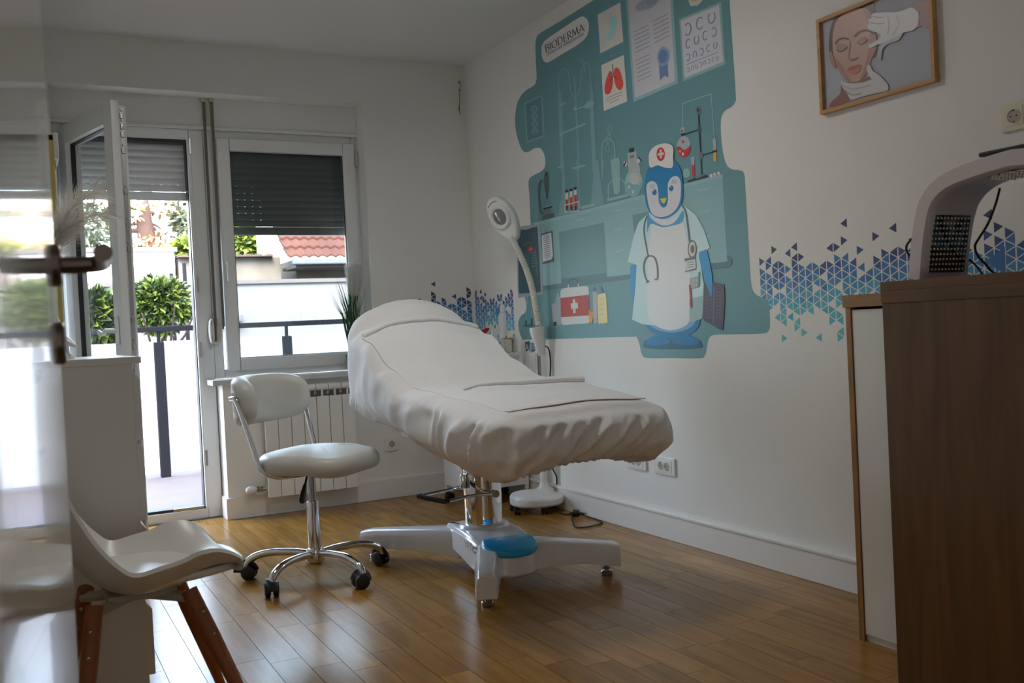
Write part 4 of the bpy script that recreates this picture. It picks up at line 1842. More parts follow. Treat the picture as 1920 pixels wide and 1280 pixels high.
def socket(c, axis, n, label, m, w=.082, group=None):
    """wall plate with n round earthed outlets; axis 'x' for the mural wall, 'y' for the window wall"""
    s = empty('wall_socket', c, label, 'socket', group)
    R = Matrix.Rotation(-pi / 2, 4, 'Z') if axis == 'x' else Matrix.Identity(4)
    W_ = w if n == 1 else w * 1.93
    b = B()
    box(b, (0, -.005, 0), (W_, .010, w), .004, M=R)
    finish('plate', b, m, s, 40)
    for k in range(n):
        xo = 0 if n == 1 else (-.5 + k) * .046
        b = B()
        sc = 1 if n == 1 else .92
        if n == 1 or k == 0:
            box(b, (0, -.0105, 0), (.056 if n == 1 else .115, .003, .056 if n == 1 else .062), .0015, M=R)
        lathe(b, [(.0215 * sc, -.001), (.0215 * sc, .003), (.0195 * sc, .003), (.0185 * sc, -.001)], seg=28, M=R @ Matrix.Translation((xo, -.0115, 0)) @ Matrix.Rotation(pi / 2, 4, 'X'))
        ins = finish('insert', b, m, s, 40)
        b = B()
        lathe(b, [(0, .0), (.0185 * sc, .0), (.0185 * sc, .0012), (0, .0012)], seg=28, M=R @ Matrix.Translation((xo, -.0118, 0)) @ Matrix.Rotation(pi / 2, 4, 'X'))
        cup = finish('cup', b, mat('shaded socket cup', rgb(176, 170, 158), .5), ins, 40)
        b = B()
        for q_ in (-1, 1):
            lathe(b, [(0, 0), (.0026, 0), (.0026, .0006), (0, .0006)], seg=10, M=R @ Matrix.Translation((xo + .0095 * q_, -.0131, 0)) @ Matrix.Rotation(pi / 2, 4, 'X'))
            box(b, (xo, -.0135, .017 * sc * q_), (.005, .002, .004), 0, M=R)
        finish('hole', b, M_hole, ins)
    return s


socket((WX, 1.787, 1.577), 'x', 1, 'cream single socket high on the wall above the lamp arch', M_cream, .086)
socket((WX, 3.589, .343), 'x', 2, 'white double socket on the mural wall fully visible beyond the bed foot', M_sock, .083)
socket((WX, 3.815, .343), 'x', 2, 'white wall socket half hidden behind the corner of the bed sheet', M_sock, .083)
socket((2.040, WY, .335), 'y', 1, 'white single socket on the window wall between radiator and bed', M_sock, .086)

# cable stub in the ceiling corner
hk = empty('wall_hook', (WX - .03, WY, 2.60), 'small metal hook with a loose cord end in the ceiling corner', 'hook')
bm = B()
lathe(bm, [(0, 0), (.010, 0), (.008, .008), (0, .012)], seg=12, M=Matrix.Translation((0, 0, .02)) @ Matrix.Rotation(pi / 2, 4, 'X'))
lathe(bm, [(0, 0), (.008, 0), (.006, .008), (0, .010)], seg=12, M=Matrix.Translation((0, 0, -.03)) @ Matrix.Rotation(pi / 2, 4, 'X'))
tube(bm, [(0, -.008, .02), (.004, -.016, .0), (0, -.008, -.03)], .002, 6)
finish('bracket', bm, M_chrome2, hk, 40)
bm = B()
tube(bm, catmull([(-.004, -.006, -.03), (-.006, -.008, -.10), (-.012, -.009, -.15), (-.006, -.008, -.19)], 5), .0025, 6)
tube(bm, [(-.010, -.008, -.13), (-.018, -.010, -.165)], .002, 6)
finish('cord', bm, mat('brown cord', rgb(120, 96, 60), .8), hk, 60)

# ================================================================== magnifier lamp on its wheeled base
LB = Vector((2.495, 4.60, 0))
la = empty('magnifier_lamp', tuple(LB), 'white magnifier lamp on a tall wheeled stand behind the bed', 'lamp')


def lp(name, bm, m, smooth=50, parent=None):
    o = finish(name, bm, m, parent or la, smooth)
    if not parent:
        o.location = -LB
    return o


def onv(x, y, k=.0):
    """point on the vertical plane through the stand, square to the line of sight"""
    n = Vector((_f.x, _f.y, 0)).normalized()
    p0 = LB + Vector((.04, .06, 0))
    d = ray(x, y)
    return CAM + d * ((p0 - CAM).dot(n) / d.dot(n)) + n * k


pl = onv(1020, 900)
pole = Vector((pl.x, pl.y, 0))
bm = B()
eg = []
hx = Vector((_r.x, _r.y, 0))
hy = Vector((_f.x, _f.y, 0)).normalized()
for k in range(40):
    a = 2 * pi * k / 40
    r_ = .150 + .022 * cos(a)
    eg.append((r_ * cos(a) * 1.0, r_ * sin(a)))
Mb = Matrix((hx, hy, Vector((0, 0, 1)))).transposed().to_4x4()
Mb.translation = LB
cushion(bm, eg, .042, .088, .016, lambda x, y, z: Mb @ Vector((x, y, z + .030 * max(0, 1 - (x * x + y * y) / .026) * (z > .07))))
ko = Mb.inverted() @ pole
lathe(bm, [(0, .08), (.062, .08), (.056, .108), (.030, .122), (.024, .15), (0, .15)], (ko.x, ko.y, 0), 28, M=Mb)
lp('base', bm, M_whitep)
for ax_, ay_ in ((-.09, -.08), (.06, -.10), (.10, .06), (-.04, .11), (-.11, .03)):
    bm = B()
    c = Mb @ Vector((ax_, ay_, 0))
    Mc = Matrix.Translation(c) @ Matrix.Rotation(ax_ * 20, 4, 'Z')
    for sy in (-1, 1):
        lathe(bm, [(0, -.007), (.017, -.007), (.019, 0), (.017, .007), (0, .007)], seg=16, M=Mc @ Matrix.Translation((0, .010 * sy, .019)) @ Matrix.Rotation(pi / 2, 4, 'X'))
    box(bm, (0, 0, .034), (.026, .03, .022), .004, M=Mc)
    lp('caster', bm, M_black)
zj = onv(1015, 668).z
bm = B()
tube(bm, [pole + Vector((0, 0, .10)), pole + Vector((0, 0, .46))], .0225, 20)
lp('lower_pole', bm, M_whitep)
bm = B()
tube(bm, [pole + Vector((0, 0, .44)), pole + Vector((0, 0, zj + .02))], .0145, 18)
lp('pole', bm, M_chrome2)
# cone-shaped joint: axis from the pole up to the neck foot
c0 = onv(1015, 666)
c1 = onv(1008, 613)
bm = B()
dz = c1 - c0
ring_r = [(.0, .024), (.06, .025), (.35, .032), (.75, .047), (.94, .050), (1.0, .046)]
tube(bm, [c0 + dz * t for t, r in ring_r], [r for t, r in ring_r], 22, sx=.8)
lp('joint', bm, M_whitep)
bm = B()
tube(bm, [onv(996, 619) - hy * .02, onv(1000, 612) - hy * .03, onv(1010, 610) - hy * .03], .004, 8)
lp('clamp_lever', bm, M_chrome2)
neck = catmull([onv(1012, 618), onv(1006, 585), onv(999, 545), onv(988, 508), onv(974, 475), onv(964, 455), onv(958, 444)], 24)
bm = B()
nn = len(neck)
rs_ = []
for i in range(nn):
    u = i / (nn - 1)
    rs_.append(.0165 - .001 * u + (.0034 if (i % 2) else 0) * (1 if u < .72 else .25))
tube(bm, neck, rs_, 16)
lp('gooseneck', bm, mat('ribbed neck plastic', rgb(226, 224, 214), .4))
# head: tilted oval shell with a round lens seen from below
hc = onv(943, 411)
ax_l = (onv(966, 452) - onv(921, 378)).normalized()           # long axis, tip to neck
up_n = ((-U_) * .52 - _f * .62 + (-R_) * .34)
up_n = (up_n - ax_l * up_n.dot(ax_l)).normalized()            # lens side, towards us and down
sd = up_n.cross(ax_l).normalized()
Mh = Matrix((ax_l, sd, up_n)).transposed().to_4x4()
Mh.translation = hc
HL = (onv(968, 456) - onv(919, 376)).length / 2
ol = []
for k in range(44):
    a = 2 * pi * k / 44
    x = HL * cos(a)
    wd = .088 * (abs(sin(a)) ** .9) * (1 if sin(a) >= 0 else -1) * (1 - .34 * max(0, cos(a)) ** 1.3)
    ol.append((x, wd))
bm = B()
cushion(bm, ol, -.035, .010, .016, lambda x, y, z: Mh @ Vector((x, y, z)))
hd = lp('head', bm, M_whitep, 60)
bm = B()
lathe(bm, [(.074, .006), (.072, .020), (.060, .026), (.048, .020), (.045, .012), (.045, .008)], (-.018, 0, 0), 36, M=Mh)
bmesh.ops.recalc_face_normals(bm, faces=bm.faces)
o = finish('lens_ring', bm, M_whitep, hd, 60)
bm = B()
lathe(bm, [(0, .017), (.025, .0155), (.0455, .011), (.0455, .009), (0, .009)], (-.018, 0, 0), 32, M=Mh)
o = finish('lens', bm, mat('dull lens', rgb(120, 124, 118), .08, spec=.8), hd, 60)
bm = B()
tube(bm, [Mh @ Vector((-HL * .72, -.04, .011)), Mh @ Vector((-HL * .80, 0, .011)), Mh @ Vector((-HL * .72, .04, .011))], .0022, 6)
finish('seam', bm, mat('grey seam', rgb(120, 120, 122), .5), hd)
# cord and plug
bm = B()
cpts = [onv(1022, 648), onv(1029, 655), onv(1032, 680), onv(1031, 720), onv(1032, 800), onv(1034, 868), onv(1043, 893), onv(1043, 915), onv(1041, 945), onv(1044, 956)]
gp = lambda x, y: on(x, y, 2, .005)
cpts += [gp(1052, 962), gp(1066, 964), gp(1078, 961), gp(1072, 966), gp(1076, 982), gp(1081, 988), gp(1098, 988), gp(1122, 983), gp(1129, 978), gp(1118, 972), gp(1106, 967)]
for q_ in cpts[10:]:
    q_.x = min(q_.x, WX - .03)
tube(bm, catmull(cpts, 7), .0036, 8)
cord = lp('cord', bm, M_blackrub)
pg = gp(1097, 963)
pg.x = min(pg.x, WX - .06)
bm = B()
Mg = Matrix.Translation(pg + Vector((0, 0, .012))) @ Matrix.Rotation(radians(-50), 4, 'Z')
tube(bm, [Mg @ Vector((.05, 0, -.004)), Mg @ Vector((.02, 0, 0)), Mg @ Vector((.018, 0, 0)), Mg @ Vector((-.012, 0, 0))], [.006, .010, .018, .0185], 14)
for q_ in (-1, 1):
    tube(bm, [Mg @ Vector((-.012, .0095 * q_, 0)), Mg @ Vector((-.032, .0095 * q_, 0))], .0024, 8)
finish('plug', bm, M_black, cord, 50)

# ================================================================== trolley behind the bed with bottles on it
TX0, TX1, TY0, TY1 = 2.235, 2.630, 4.88, 5.22
TZ = on(950, 660, 1, TY0 + .1).z
tr = empty('trolley', (2.36, 5.05, 0), 'white shelved trolley on black casters standing in the room corner behind the bed', 'trolley')


def tp(name, bm, m=M_whitep, smooth=40):
    o = finish(name, bm, m, tr, smooth)
    o.location = (-2.36, -5.05, 0)
    return o


for z in (TZ - .025, TZ - .17, .45):
    bm = B()
    span(bm, TX0, TX1, TY0, TY1, z, z + .022, .006)
    tp('shelf', bm)
bm = B()
span(bm, TX0, TX1, TY0, TY1, .10, .42, .006)
tp('cupboard', bm)
for x in (TX0 + .014, TX1 - .014):
    for y in (TY0 + .014, TY1 - .014):
        bm = B()
        span(bm, x - .012, x + .012, y - .012, y + .012, .07, TZ + .0, .004)
        tp('post', bm)
        bm = B()
        for sy in (-1, 1):
            lathe(bm, [(0, -.008), (.026, -.008), (.028, 0), (.026, .008), (0, .008)], seg=16, M=Matrix.Translation((x + .01, y + .012 * sy, .028)) @ Matrix.Rotation(pi / 2, 4, 'X'))
        span(bm, x - .012, x + .012, y - .012, y + .012, .03, .075, .004)
        tp('caster', bm, M_black)


def bottle(name, px_, y, prof, m, label, cat='bottle', caps=None, group=None, zb=TZ - .003):
    p = on(px_, 655, 1, y)
    b = empty(name, (p.x, y, zb), label, cat, group)
    bm = B()
    lathe(bm, prof, seg=22)
    finish('body', bm, m, b, 45)
    if caps:
        bm = B()
        lathe(bm, caps[0], seg=18)
        finish(caps[2] if len(caps) > 2 else 'cap', bm, caps[1], b, 45)
    return b


M_clearp = mat('milky plastic', rgb(214, 220, 222), .3)
bottle('large_bottle', 948, 5.06, [(0, 0), (.038, 0), (.041, .006), (.041, .070), (.036, .078), (.030, .08), (0, .08)], mat('cream plastic', rgb(226, 222, 208), .4),
       'wide cream jar under the round wooden lid on the trolley')
bottle('white_bottle', 950, 5.17, [(0, 0), (.042, 0), (.044, .008), (.044, .215), (.034, .24), (.026, .245), (0, .245)], M_whitep,
       'tall white screw cap bottle rising behind the cream jar', caps=([(0, .245), (.030, .245), (.030, .285), (.027, .29), (0, .29)], M_whitep))
p = on(949, 631, 1, 5.06)
wd = empty('wooden_disc', (p.x, 5.06, TZ + .0775), 'flat round wooden lid lying on the cream jar', 'lid')
bm = B()
lathe(bm, [(0, 0), (.037, 0), (.038, .003), (.037, .006), (0, .006)], seg=28)
finish('disc', bm, M_framewood, wd, 40)
bm = B()
lathe(bm, [(0, .006), (.005, .006), (.004, .018), (0, .020)], seg=12)
finish('knob', bm, M_framewood, wd, 40)
bottle('dropper_bottle', 925, 5.0, [(0, 0), (.025, 0), (.026, .006), (.026, .06), (.018, .085), (.010, .10), (0, .10)], M_clearp,
       'small milky spray bottle beside the blue and white carton', caps=([(0, .10), (.011, .10), (.008, .13), (.003, .145), (0, .145)], M_whitep, 'nozzle'))
bx = on(936, 655, 1, 4.97)
bb = empty('product_box', (bx.x, 4.97, TZ - .003), 'small white and blue product carton in front of the cream jar', 'box')
bm = B()
span(bm, -.022, .022, -.02, .02, 0, .085, .001)
finish('carton', bm, M_clearp, bb)
bm = B()
span(bm, -.0222, .0, -.0206, -.0199, .012, .065)
finish('blue_label', bm, mat('blue print', rgb(70, 110, 170), .4), bb)
rx = on(903, 622, 1, 5.0)
ri = empty('pouch', (rx.x, 5.0, TZ - .003), 'shiny dark pink pouch on a stand just above the bed edge', 'pouch')
bm = B()
hh = rx.z - (TZ - .003)
tube(bm, catmull([(-.045, 0, hh + .010), (-.02, 0, hh - .008), (.005, 0, hh - .004), (.03, 0, hh + .008), (.05, 0, hh + .018)], 6), [.003 + .013 * sin(pi * k / 24) ** .7 for k in range(25)], 12)
finish('body', bm, mat('dark pink gloss', rgb(178, 30, 72), .2), ri, 60)
bm = B()
lathe(bm, [(0, 0), (.03, 0), (.03, .004), (.006, .01), (.005, hh), (0, hh)], seg=16)
finish('stand', bm, M_clearp, ri, 40)

# ================================================================== grass plant with white plumes on the window sill
gx = on(664, 640, 1, 5.62)
GPL = Vector((gx.x, 5.62, .803))
gp_ = empty('grass_plant', tuple(GPL), 'artificial green grass with white plumes in a dark pot on the window sill', 'plant')
bm = B()
lathe(bm, [(0, 0), (.045, 0), (.055, .10), (.050, .10), (.046, .09), (0, .09)], seg=24)
finish('pot', bm, mat('dark pot', rgb(52, 34, 34), .5), gp_, 50)
rp = random.Random(9)
M_gr = [mat('grass green', rgb(64, 118, 74), .6), mat('deep grass green', rgb(34, 76, 52), .6)]
bm = B()
for k in range(150):
    a = rp.random() * 2 * pi
    sp = rp.random() ** 1.3 * .13
    H = .36 + .26 * rp.random()
    base = Vector((.03 * cos(a) * rp.random(), .03 * sin(a) * rp.random(), .09))
    tip = Vector((cos(a) * sp * (1.3 if cos(a) < 0 else .7), sin(a) * sp * .5 - .03 * rp.random(), H))
    mid = (base + tip) / 2 + Vector((-cos(a) * .02, -sin(a) * .02, .05))
    sd_ = Vector((-sin(a), cos(a), 0))
    if abs(sd_.x) < .4:
        sd_ = Vector((1, 0, 0))
    w = .0028
    vs = [bm.verts.new(v) for v in (base - sd_ * w, base + sd_ * w, mid + sd_ * w, mid - sd_ * w, tip)]
    f1 = bm.faces.new(vs[:4])
    f2 = bm.faces.new((vs[3], vs[2], vs[4]))
    f1.material_index = f2.material_index = k % 2
o = finish('grass', bm, M_gr, gp_)
o['kind'] = 'stuff'
for (xa, ya), (xb, yb) in (((660, 572), (661, 496)), ((668, 572), (672, 500)), ((664, 575), (652, 503))):
    pa_, pb_ = on(xa, ya, 1, 5.60) - GPL, on(xb, yb, 1, 5.60) - GPL
    plume(gp_, [(0, 0, .09), pa_ * .6 + Vector((0, 0, .03)), pa_, (pa_ + pb_) / 2, pb_], .05, 1500, mat('white plume', rgb(236, 234, 228), .9), .62, .06, .0)


# ================================================================== mural on the right wall (flat vinyl print)
def mw(x, y):
    return on(x, y, 0, WX)


def zA(pts):      # coordinates read in the enlarged upper part of the photograph
    return [(960 + x / 4, y / 4) for x, y in pts]


def zB(pts):      # enlarged lower part
    return [(960 + x / 3.369, 300 + y / 3.369) for x, y in pts]


def zC(pts):      # enlarged logo and posters
    return [(1000 + x / 5.82, y / 5.82) for x, y in pts]


def zP(pts):      # enlarged penguin
    return [(1160 + x / 3.2, 260 + y / 3.2) for x, y in pts]


def mc(r, g, b, ref=170):
    """print colour: what the photograph shows against the white wall beside it"""
    k = .80 / lin(ref)
    return tuple(round(min(.86, lin(v) * k), 3) for v in (r, g, b)) + (1,)


MU = empty('wall_mural', (WX, 3.6, 1.6), 'large teal mural of a laboratory with a penguin nurse on the long wall', 'mural')


def mural_part(F, name):
    o = F.build(name, MU, .5)
    o.location = (-WX, -3.6, -1.6)
    return o


def mflat():
    return Flat(mw, (-1, 0, 0), .0006)


teal = mc(80, 116, 121)
teal_l = mc(108, 140, 143)
teal_m = mc(98, 130, 134)
teal_d = mc(68, 96, 104)
ink_d = mc(44, 62, 72)
black = mc(36, 42, 52)
white = mc(138, 138, 138, 140)
offw = mc(134, 133, 131, 140)
lilac = mc(128, 134, 146, 140)
red = mc(150, 44, 42)

F = mflat()
out = [(1055, 37), (1113, 0), (1200, -53), (1290, -108), (1345, -142), (1358, -145), (1364, -130), (1366, -60), (1368, 0), (1374, 90), (1379.5, 175), (1379, 190), (1372, 200), (1360, 207), (1353, 219), (1351.5, 237), (1354, 275), (1361, 306), (1372, 317), (1387, 319), (1395.5, 326), (1398, 360), (1404, 460), (1408.5, 530), (1416, 550), (1428, 557), (1439, 562), (1442.5, 575), (1444, 608), (1441, 620), (1430, 625), (1380, 626.5), (1340, 627.5), (1329, 634), (1325.5, 652), (1321, 668), (1310, 671.5), (1260, 671), (1215, 671), (1204, 665), (1199, 645), (1194, 633), (1184, 631), (1100, 633.5), (990, 636.5), (979, 633), (974, 622), (972, 604), (977, 592), (985, 585), (986.5, 570), (984, 550), (990, 545), (1000, 500), (997, 440), (995, 419), (993, 370), (991, 340), (998, 330), (1015, 321), (1022, 311), (1022, 295), (1015, 279), (1004, 277.5), (990, 285), (981, 283), (974, 270), (967.5, 245), (966, 220), (970.5, 192), (983, 172), (1000, 161), (1006, 149), (1005, 120), (1004, 87), (1006, 71), (1014, 61.5)]
F.poly([(p.x, p.y) for p in catmull([(x, y, 0) for x, y in out], 3, True)], teal, 0)
mural_part(F, 'backdrop')

# laboratory bench
F = mflat()
F.poly(zB([(165, 398), (500, 318), (845, 232), (1090, 165), (1330, 98), (1362, 640), (1000, 690), (605, 738), (310, 780), (195, 795)]), teal_l, 1)
F.poly(zB([(120, 402), (845, 215), (1330, 88), (1334, 108), (845, 240), (165, 412)]), mc(116, 146, 149), 2)
F.poly(zB([(298, 455), (582, 394), (600, 712), (312, 752)]), teal_m and mc(82, 116, 121), 2)
F.poly(zB([(763, 347), (900, 318), (900, 480), (772, 500)]), mc(82, 116, 121), 2)
F.poly(zB([(195, 795), (312, 778), (312, 750), (598, 712), (602, 738), (760, 720), (760, 750), (500, 785), (200, 822)]), teal_d, 3)
F.smooth(zB([(1240, 655), (1300, 648), (1362, 638), (1358, 604), (1380, 608), (1392, 640), (1376, 672), (1310, 684), (1240, 692)]), teal_d, 3)
for a, b_ in (((650, 322), (695, 312)), ((650, 442), (700, 432)), ((660, 578), (712, 566)), ((1175, 194), (1245, 182)), ((1190, 332), (1250, 320)), ((1225, 484), (1262, 476)), ((410, 382), (455, 372))):
    F.stroke(zB([a, b_]), 2.2, mc(124, 152, 154), 3)
mural_part(F, 'bench')

# brand panel with lettering
F = mflat()
F.smooth([(1015.5, 96), (1017, 84), (1025, 74), (1055, 53), (1086, 33), (1096, 32), (1103, 40), (1104.5, 55), (1099, 70), (1085, 83), (1055, 101), (1030, 116), (1021, 115.5), (1017, 108)], mc(128, 124, 126, 118), 1, 4)
mural_part(F, 'logo_panel')
F = mflat()
dkt = mc(34, 34, 38, 118)
F.text('BIODERMA', (1024.3, 98.5), (11.5, -6.55), (-2.0, -13.6), .135, dkt, 2, .16, .45, fit=82.5)
F.text('LABORATOIRE DERMATOLOGIQUE', (1026, 104.6), (3.4, -1.94), (-.5, -3.6), .16, dkt, 2, .28, None, fit=80)
mural_part(F, 'logo_lettering')

# two clipped posters
F = mflat()
F.poly(zC([(690, 145), (966, -6), (1003, 480), (722, 620)]), mc(52, 84, 96, 118), 1)
F.poly(zC([(706, 160), (950, 28), (985, 455), (735, 582)]), mc(122, 118, 114, 118), 2)
F.smooth(zC([(842, 200), (870, 178), (905, 185), (916, 240), (905, 320), (882, 395), (845, 440), (805, 436), (798, 415), (828, 380), (834, 300), (822, 235)]), mc(92, 122, 152, 118), 3)
F.stroke(zC([(856, 112), (842, 160), (840, 205)]), 1.7, mc(104, 120, 142, 118), 3, 3)
F.stroke(zC([(805, 430), (786, 460), (782, 520)]), 1.7, mc(104, 120, 142, 118), 3, 3)
F.ell(*zC([(824, 55)])[0], 2, 3, mc(110, 120, 122), 3)
mural_part(F, 'stomach_poster')
F = mflat()
F.poly(zC([(728, 695), (1010, 562), (1043, 1130), (757, 1246)]), mc(48, 80, 90, 118), 1)
F.poly(zC([(744, 712), (990, 598), (1027, 1106), (772, 1212)]), mc(126, 120, 114, 118), 2)
F.smooth(zC([(838, 775), (862, 795), (874, 880), (864, 960), (838, 1018), (800, 1030), (780, 990), (788, 910), (812, 830)]), mc(140, 44, 38, 118), 3)
F.smooth(zC([(912, 738), (942, 760), (972, 840), (986, 915), (968, 972), (932, 978), (898, 920), (884, 840), (888, 760)]), mc(146, 46, 38, 118), 3)
F.stroke(zC([(868, 698), (872, 760), (880, 830), (915, 855)]), 1.2, black, 4, 3)
F.stroke(zC([(880, 828), (855, 860), (845, 885)]), 1.1, black, 4)
for a, b_ in (((800, 1075), (970, 1000)), ((800, 1106), (972, 1032)), ((838, 1126), (942, 1080))):
    F.stroke(zC([a, b_]), .9, mc(96, 92, 92), 3)
F.ell(*zC([(865, 612)])[0], 2, 3, mc(110, 120, 122), 3)
mural_part(F, 'lungs_poster')

# certificate with rosette
F = mflat()
F.poly([(1168, -86), (1254, -138), (1271.5, 156), (1188, 191.5)], mc(116, 146, 150), 1)
F.poly([(1173, -80), (1250, -127), (1266, 151.5), (1191.3, 183.5)], mc(132, 130, 134, 140), 2)
F.ell(1214, 7, 24, 10, mc(122, 134, 150), 3, -.42)
F.ell(1222, 1, 11, 6, mc(112, 126, 140), 4, -.42)
gl_ = mc(112, 120, 132)
for k in range(6):
    y = 240 + 31 * k
    F.stroke(zA([(915 + 2 * k, y), (1026 + 2 * k, y - 52)]), 1.5, gl_, 3)
for k in range(6):
    y = 162 + 32 * k
    F.stroke(zA([(1056 + 3 * k, y), (1172 + 2.5 * k, y - 58)]), 1.5, gl_, 3)
for k in range(6):
    y = 455 + 31 * k
    F.stroke(zA([(930 + 3 * k, y), (1036 + 2.5 * k, y - 48)]), 1.5, gl_, 3)
F.poly(zA([(1105, 480), (1168, 470), (1176, 580), (1146, 568), (1112, 606)]), mc(88, 108, 140), 3)
F.ell(*zA([(1137, 424)])[0], 11.4, 18.6, mc(104, 136, 160), 4, .1)
F.ell(*zA([(1137, 424)])[0], 8.2, 13.2, mc(84, 106, 140), 5, .1)
mural_part(F, 'certificate')

# eye chart with open rings
F = mflat()
F.poly(zA([(1255, 145), (1570, 12), (1600, 482), (1284, 612)]), mc(112, 144, 140), 1)
F.poly(zA([(1268, 157), (1555, 38), (1586, 462), (1298, 584)]), mc(134, 133, 138, 140), 2)


def ringc(cx, cy, rx, ry, gap, w):
    a0 = {'right': 0, 'up': -90, 'left': 180, 'down': 90}[gap]
    pts = [(cx + rx * cos(radians(a0 + 42 + a)), cy + ry * sin(radians(a0 + 42 + a)) - .42 * rx * cos(radians(a0 + 42 + a)) * .6) for a in range(0, 277, 12)]
    F.stroke(zA(pts), w, mc(96, 110, 134), 3)


rows_ = [([(1320, 220, 'left'), (1412, 175, 'right'), (1500, 130, 'up')], 25, 44, 2.2), ([(1325, 328, 'right'), (1387, 297, 'up'), (1452, 267, 'right'), (1517, 240, 'left')], 17, 33, 1.9),
         ([(1323, 430, 'left'), (1375, 410, 'down'), (1424, 388, 'left'), (1476, 362, 'right'), (1528, 338, 'up')], 13, 26, 1.6),
         ([(1325, 525, 'left'), (1357, 511, 'down'), (1387, 497, 'up'), (1418, 485, 'left'), (1449, 472, 'down'), (1480, 460, 'left'), (1512, 447, 'right'), (1543, 435, 'up')], 8, 16, 1.2)]
for row, rx_, ry_, w_ in rows_:
    for cx, cy, g_ in row:
        ringc(cx, cy, rx_, ry_, g_, w_)
F.stroke(zA([(1312, 486), (1552, 390)]), 1.1, mc(100, 112, 134), 3)
mural_part(F, 'eye_chart')
F = mflat()
F.smooth(zA([(1325, -60), (1330, 20), (1345, 45), (1370, 42), (1392, 40), (1432, -2), (1440, -60)]), offw, 1)
F.smooth(zA([(1340, -50), (1343, -5), (1358, 14), (1385, 8), (1400, -10), (1405, -50)]), mc(190, 156, 84), 2)
mural_part(F, 'drop_badge')

# glass apparatus, pale on teal
F = mflat()
ga = mc(98, 131, 136)
ga2 = mc(112, 144, 140)
F.poly(zA([(90, 772), (230, 706), (245, 1026), (108, 1076)]), ga, 1)
F.poly(zA([(104, 782), (220, 728), (232, 1014), (120, 1056)]), mc(74, 106, 112), 2)
for ph in (0, pi):
    F.stroke(zA([(167 + k * .5 + 24 * sin(k * .62 + ph), 790 + k * 11 - 3 * sin(k * .62 + ph)) for k in range(20)]), 1.2, ga2, 3)
for k in range(20):
    s_ = 22 * sin(k * .62)
    F.stroke(zA([(167 + k * .5 - s_, 790 + k * 11), (167 + k * .5 + s_, 788 + k * 11)]), .7, ga2, 3)
F.stroke(zA([(356, 720), (350, 610), (364, 545), (395, 516), (424, 540), (434, 630), (446, 695), (475, 726), (503, 695), (516, 630), (520, 545), (535, 492), (560, 470), (582, 500), (592, 610)]), 2.2, ga, 1, 4)
F.stroke(zA([(360, 690), (378, 1280)]), 6.5, ga, 1)
F.poly(zB([(318, 0), (330, 0), (338, 220), (348, 345), (298, 350), (300, 290), (318, 220)]), ga, 1)
F.stroke(zA([(470, 570), (505, 1280)]), 3, ga, 1)
F.stroke(zB([(410, 0), (432, 300)]), 2.4, ga, 1)
F.poly(zA([(592, 600), (612, 700), (635, 1290), (605, 1290), (585, 760)]), ga, 1)
F.poly(zB([(515, 0), (545, 0), (556, 90), (582, 280), (498, 300), (515, 110)]), ga, 1)
F.stroke(zB([(575, 0), (572, 120)]), 1.4, ga2, 2)
F.stroke(zA([(380, 1000), (552, 928)]), 3.4, ga2, 2)
F.stroke(zA([(470, 824), (590, 782)]), 2.6, ga2, 2)
F.stroke(zA([(365, 790), (402, 770)]), 3.2, ga2, 2)
F.ell(*zA([(476, 815)])[0], 3.2, 4, ga2, 3)
F.smooth(zA([(545, 795), (575, 760), (622, 765), (600, 800), (560, 815)]), ga2, 3)
F.ell(*zA([(372, 1005)])[0], 3.6, 5, ga2, 3)
F.stroke(zA([(455, 1262), (548, 1238)]), 2.6, ga2, 2)
F.stroke(zB([(290, 48), (330, 36)]), 2.6, ga2, 2)
F.stroke(zB([(390, 58), (465, 32)]), 2.4, ga2, 2)
F.stroke(zA([(520, 390), (528, 450), (545, 520), (575, 560)]), 1.8, mc(96, 130, 122), 2, 3)
F.stroke(zA([(485, 440), (540, 460), (545, 520), (540, 585)]), 1.8, mc(96, 130, 122), 2, 3)
F.poly(zB([(430, 295), (520, 272), (530, 290), (440, 312)]), ga2, 2)
F.stroke(zA([(680, 1280), (678, 1120), (690, 1062), (725, 1042), (760, 1062), (772, 1110), (776, 1200)]), 2.2, ga2, 2, 4)
for ph in (0, pi):
    F.stroke(zA([(742 - k * 2.2 + 16 * sin(k * .7 + ph), 935 + k * 16) for k in range(14)]), 1.2, ga2, 2)
F.poly(zA([(740, 1200), (805, 1180), (805, 1215), (795, 1290), (760, 1290)]), ga2, 2)
F.poly(zB([(625, 0), (685, 0), (685, 195), (668, 218), (648, 215), (640, 160)]), ga2, 2)
F.stroke(zB([(640, 130), (612, 160), (612, 240)]), 2.2, ga2, 2, 3)
F.stroke(zB([(690, 120), (715, 150), (722, 225)]), 2.0, ga2, 2, 3)
F.poly(zB([(600, 245), (735, 212), (738, 230), (604, 262)]), ga2, 2)
mural_part(F, 'pale_glassware')

# flask with three necks
F = mflat()
F.ell(*zB([(770, 145)])[0], 16.5, 25.5, mc(122, 150, 150), 2, .05)
F.smooth(zB([(722, 150), (760, 140), (800, 160), (822, 140), (818, 185), (795, 215), (760, 220), (732, 200)]), mc(96, 136, 144), 3)
F.ell(*zB([(775, 118)])[0], 9, 11, mc(146, 150, 140), 3, .0)
F.ell(*zB([(768, 202)])[0], 2.6, 3.6, mc(150, 160, 160), 4)
F.ell(*zB([(742, 170)])[0], 2.2, 3, mc(150, 160, 160), 4)
F.poly(zA([(868, 1150), (932, 1130), (935, 1165), (960, 1245), (965, 1290), (880, 1300), (872, 1200)]), mc(134, 140, 140), 3)
F.poly(zA([(880, 1115), (915, 1106), (916, 1138), (882, 1146)]), black, 4)
F.poly(zA([(885, 1168), (918, 1160), (918, 1182), (888, 1188)]), mc(96, 104, 108), 4)
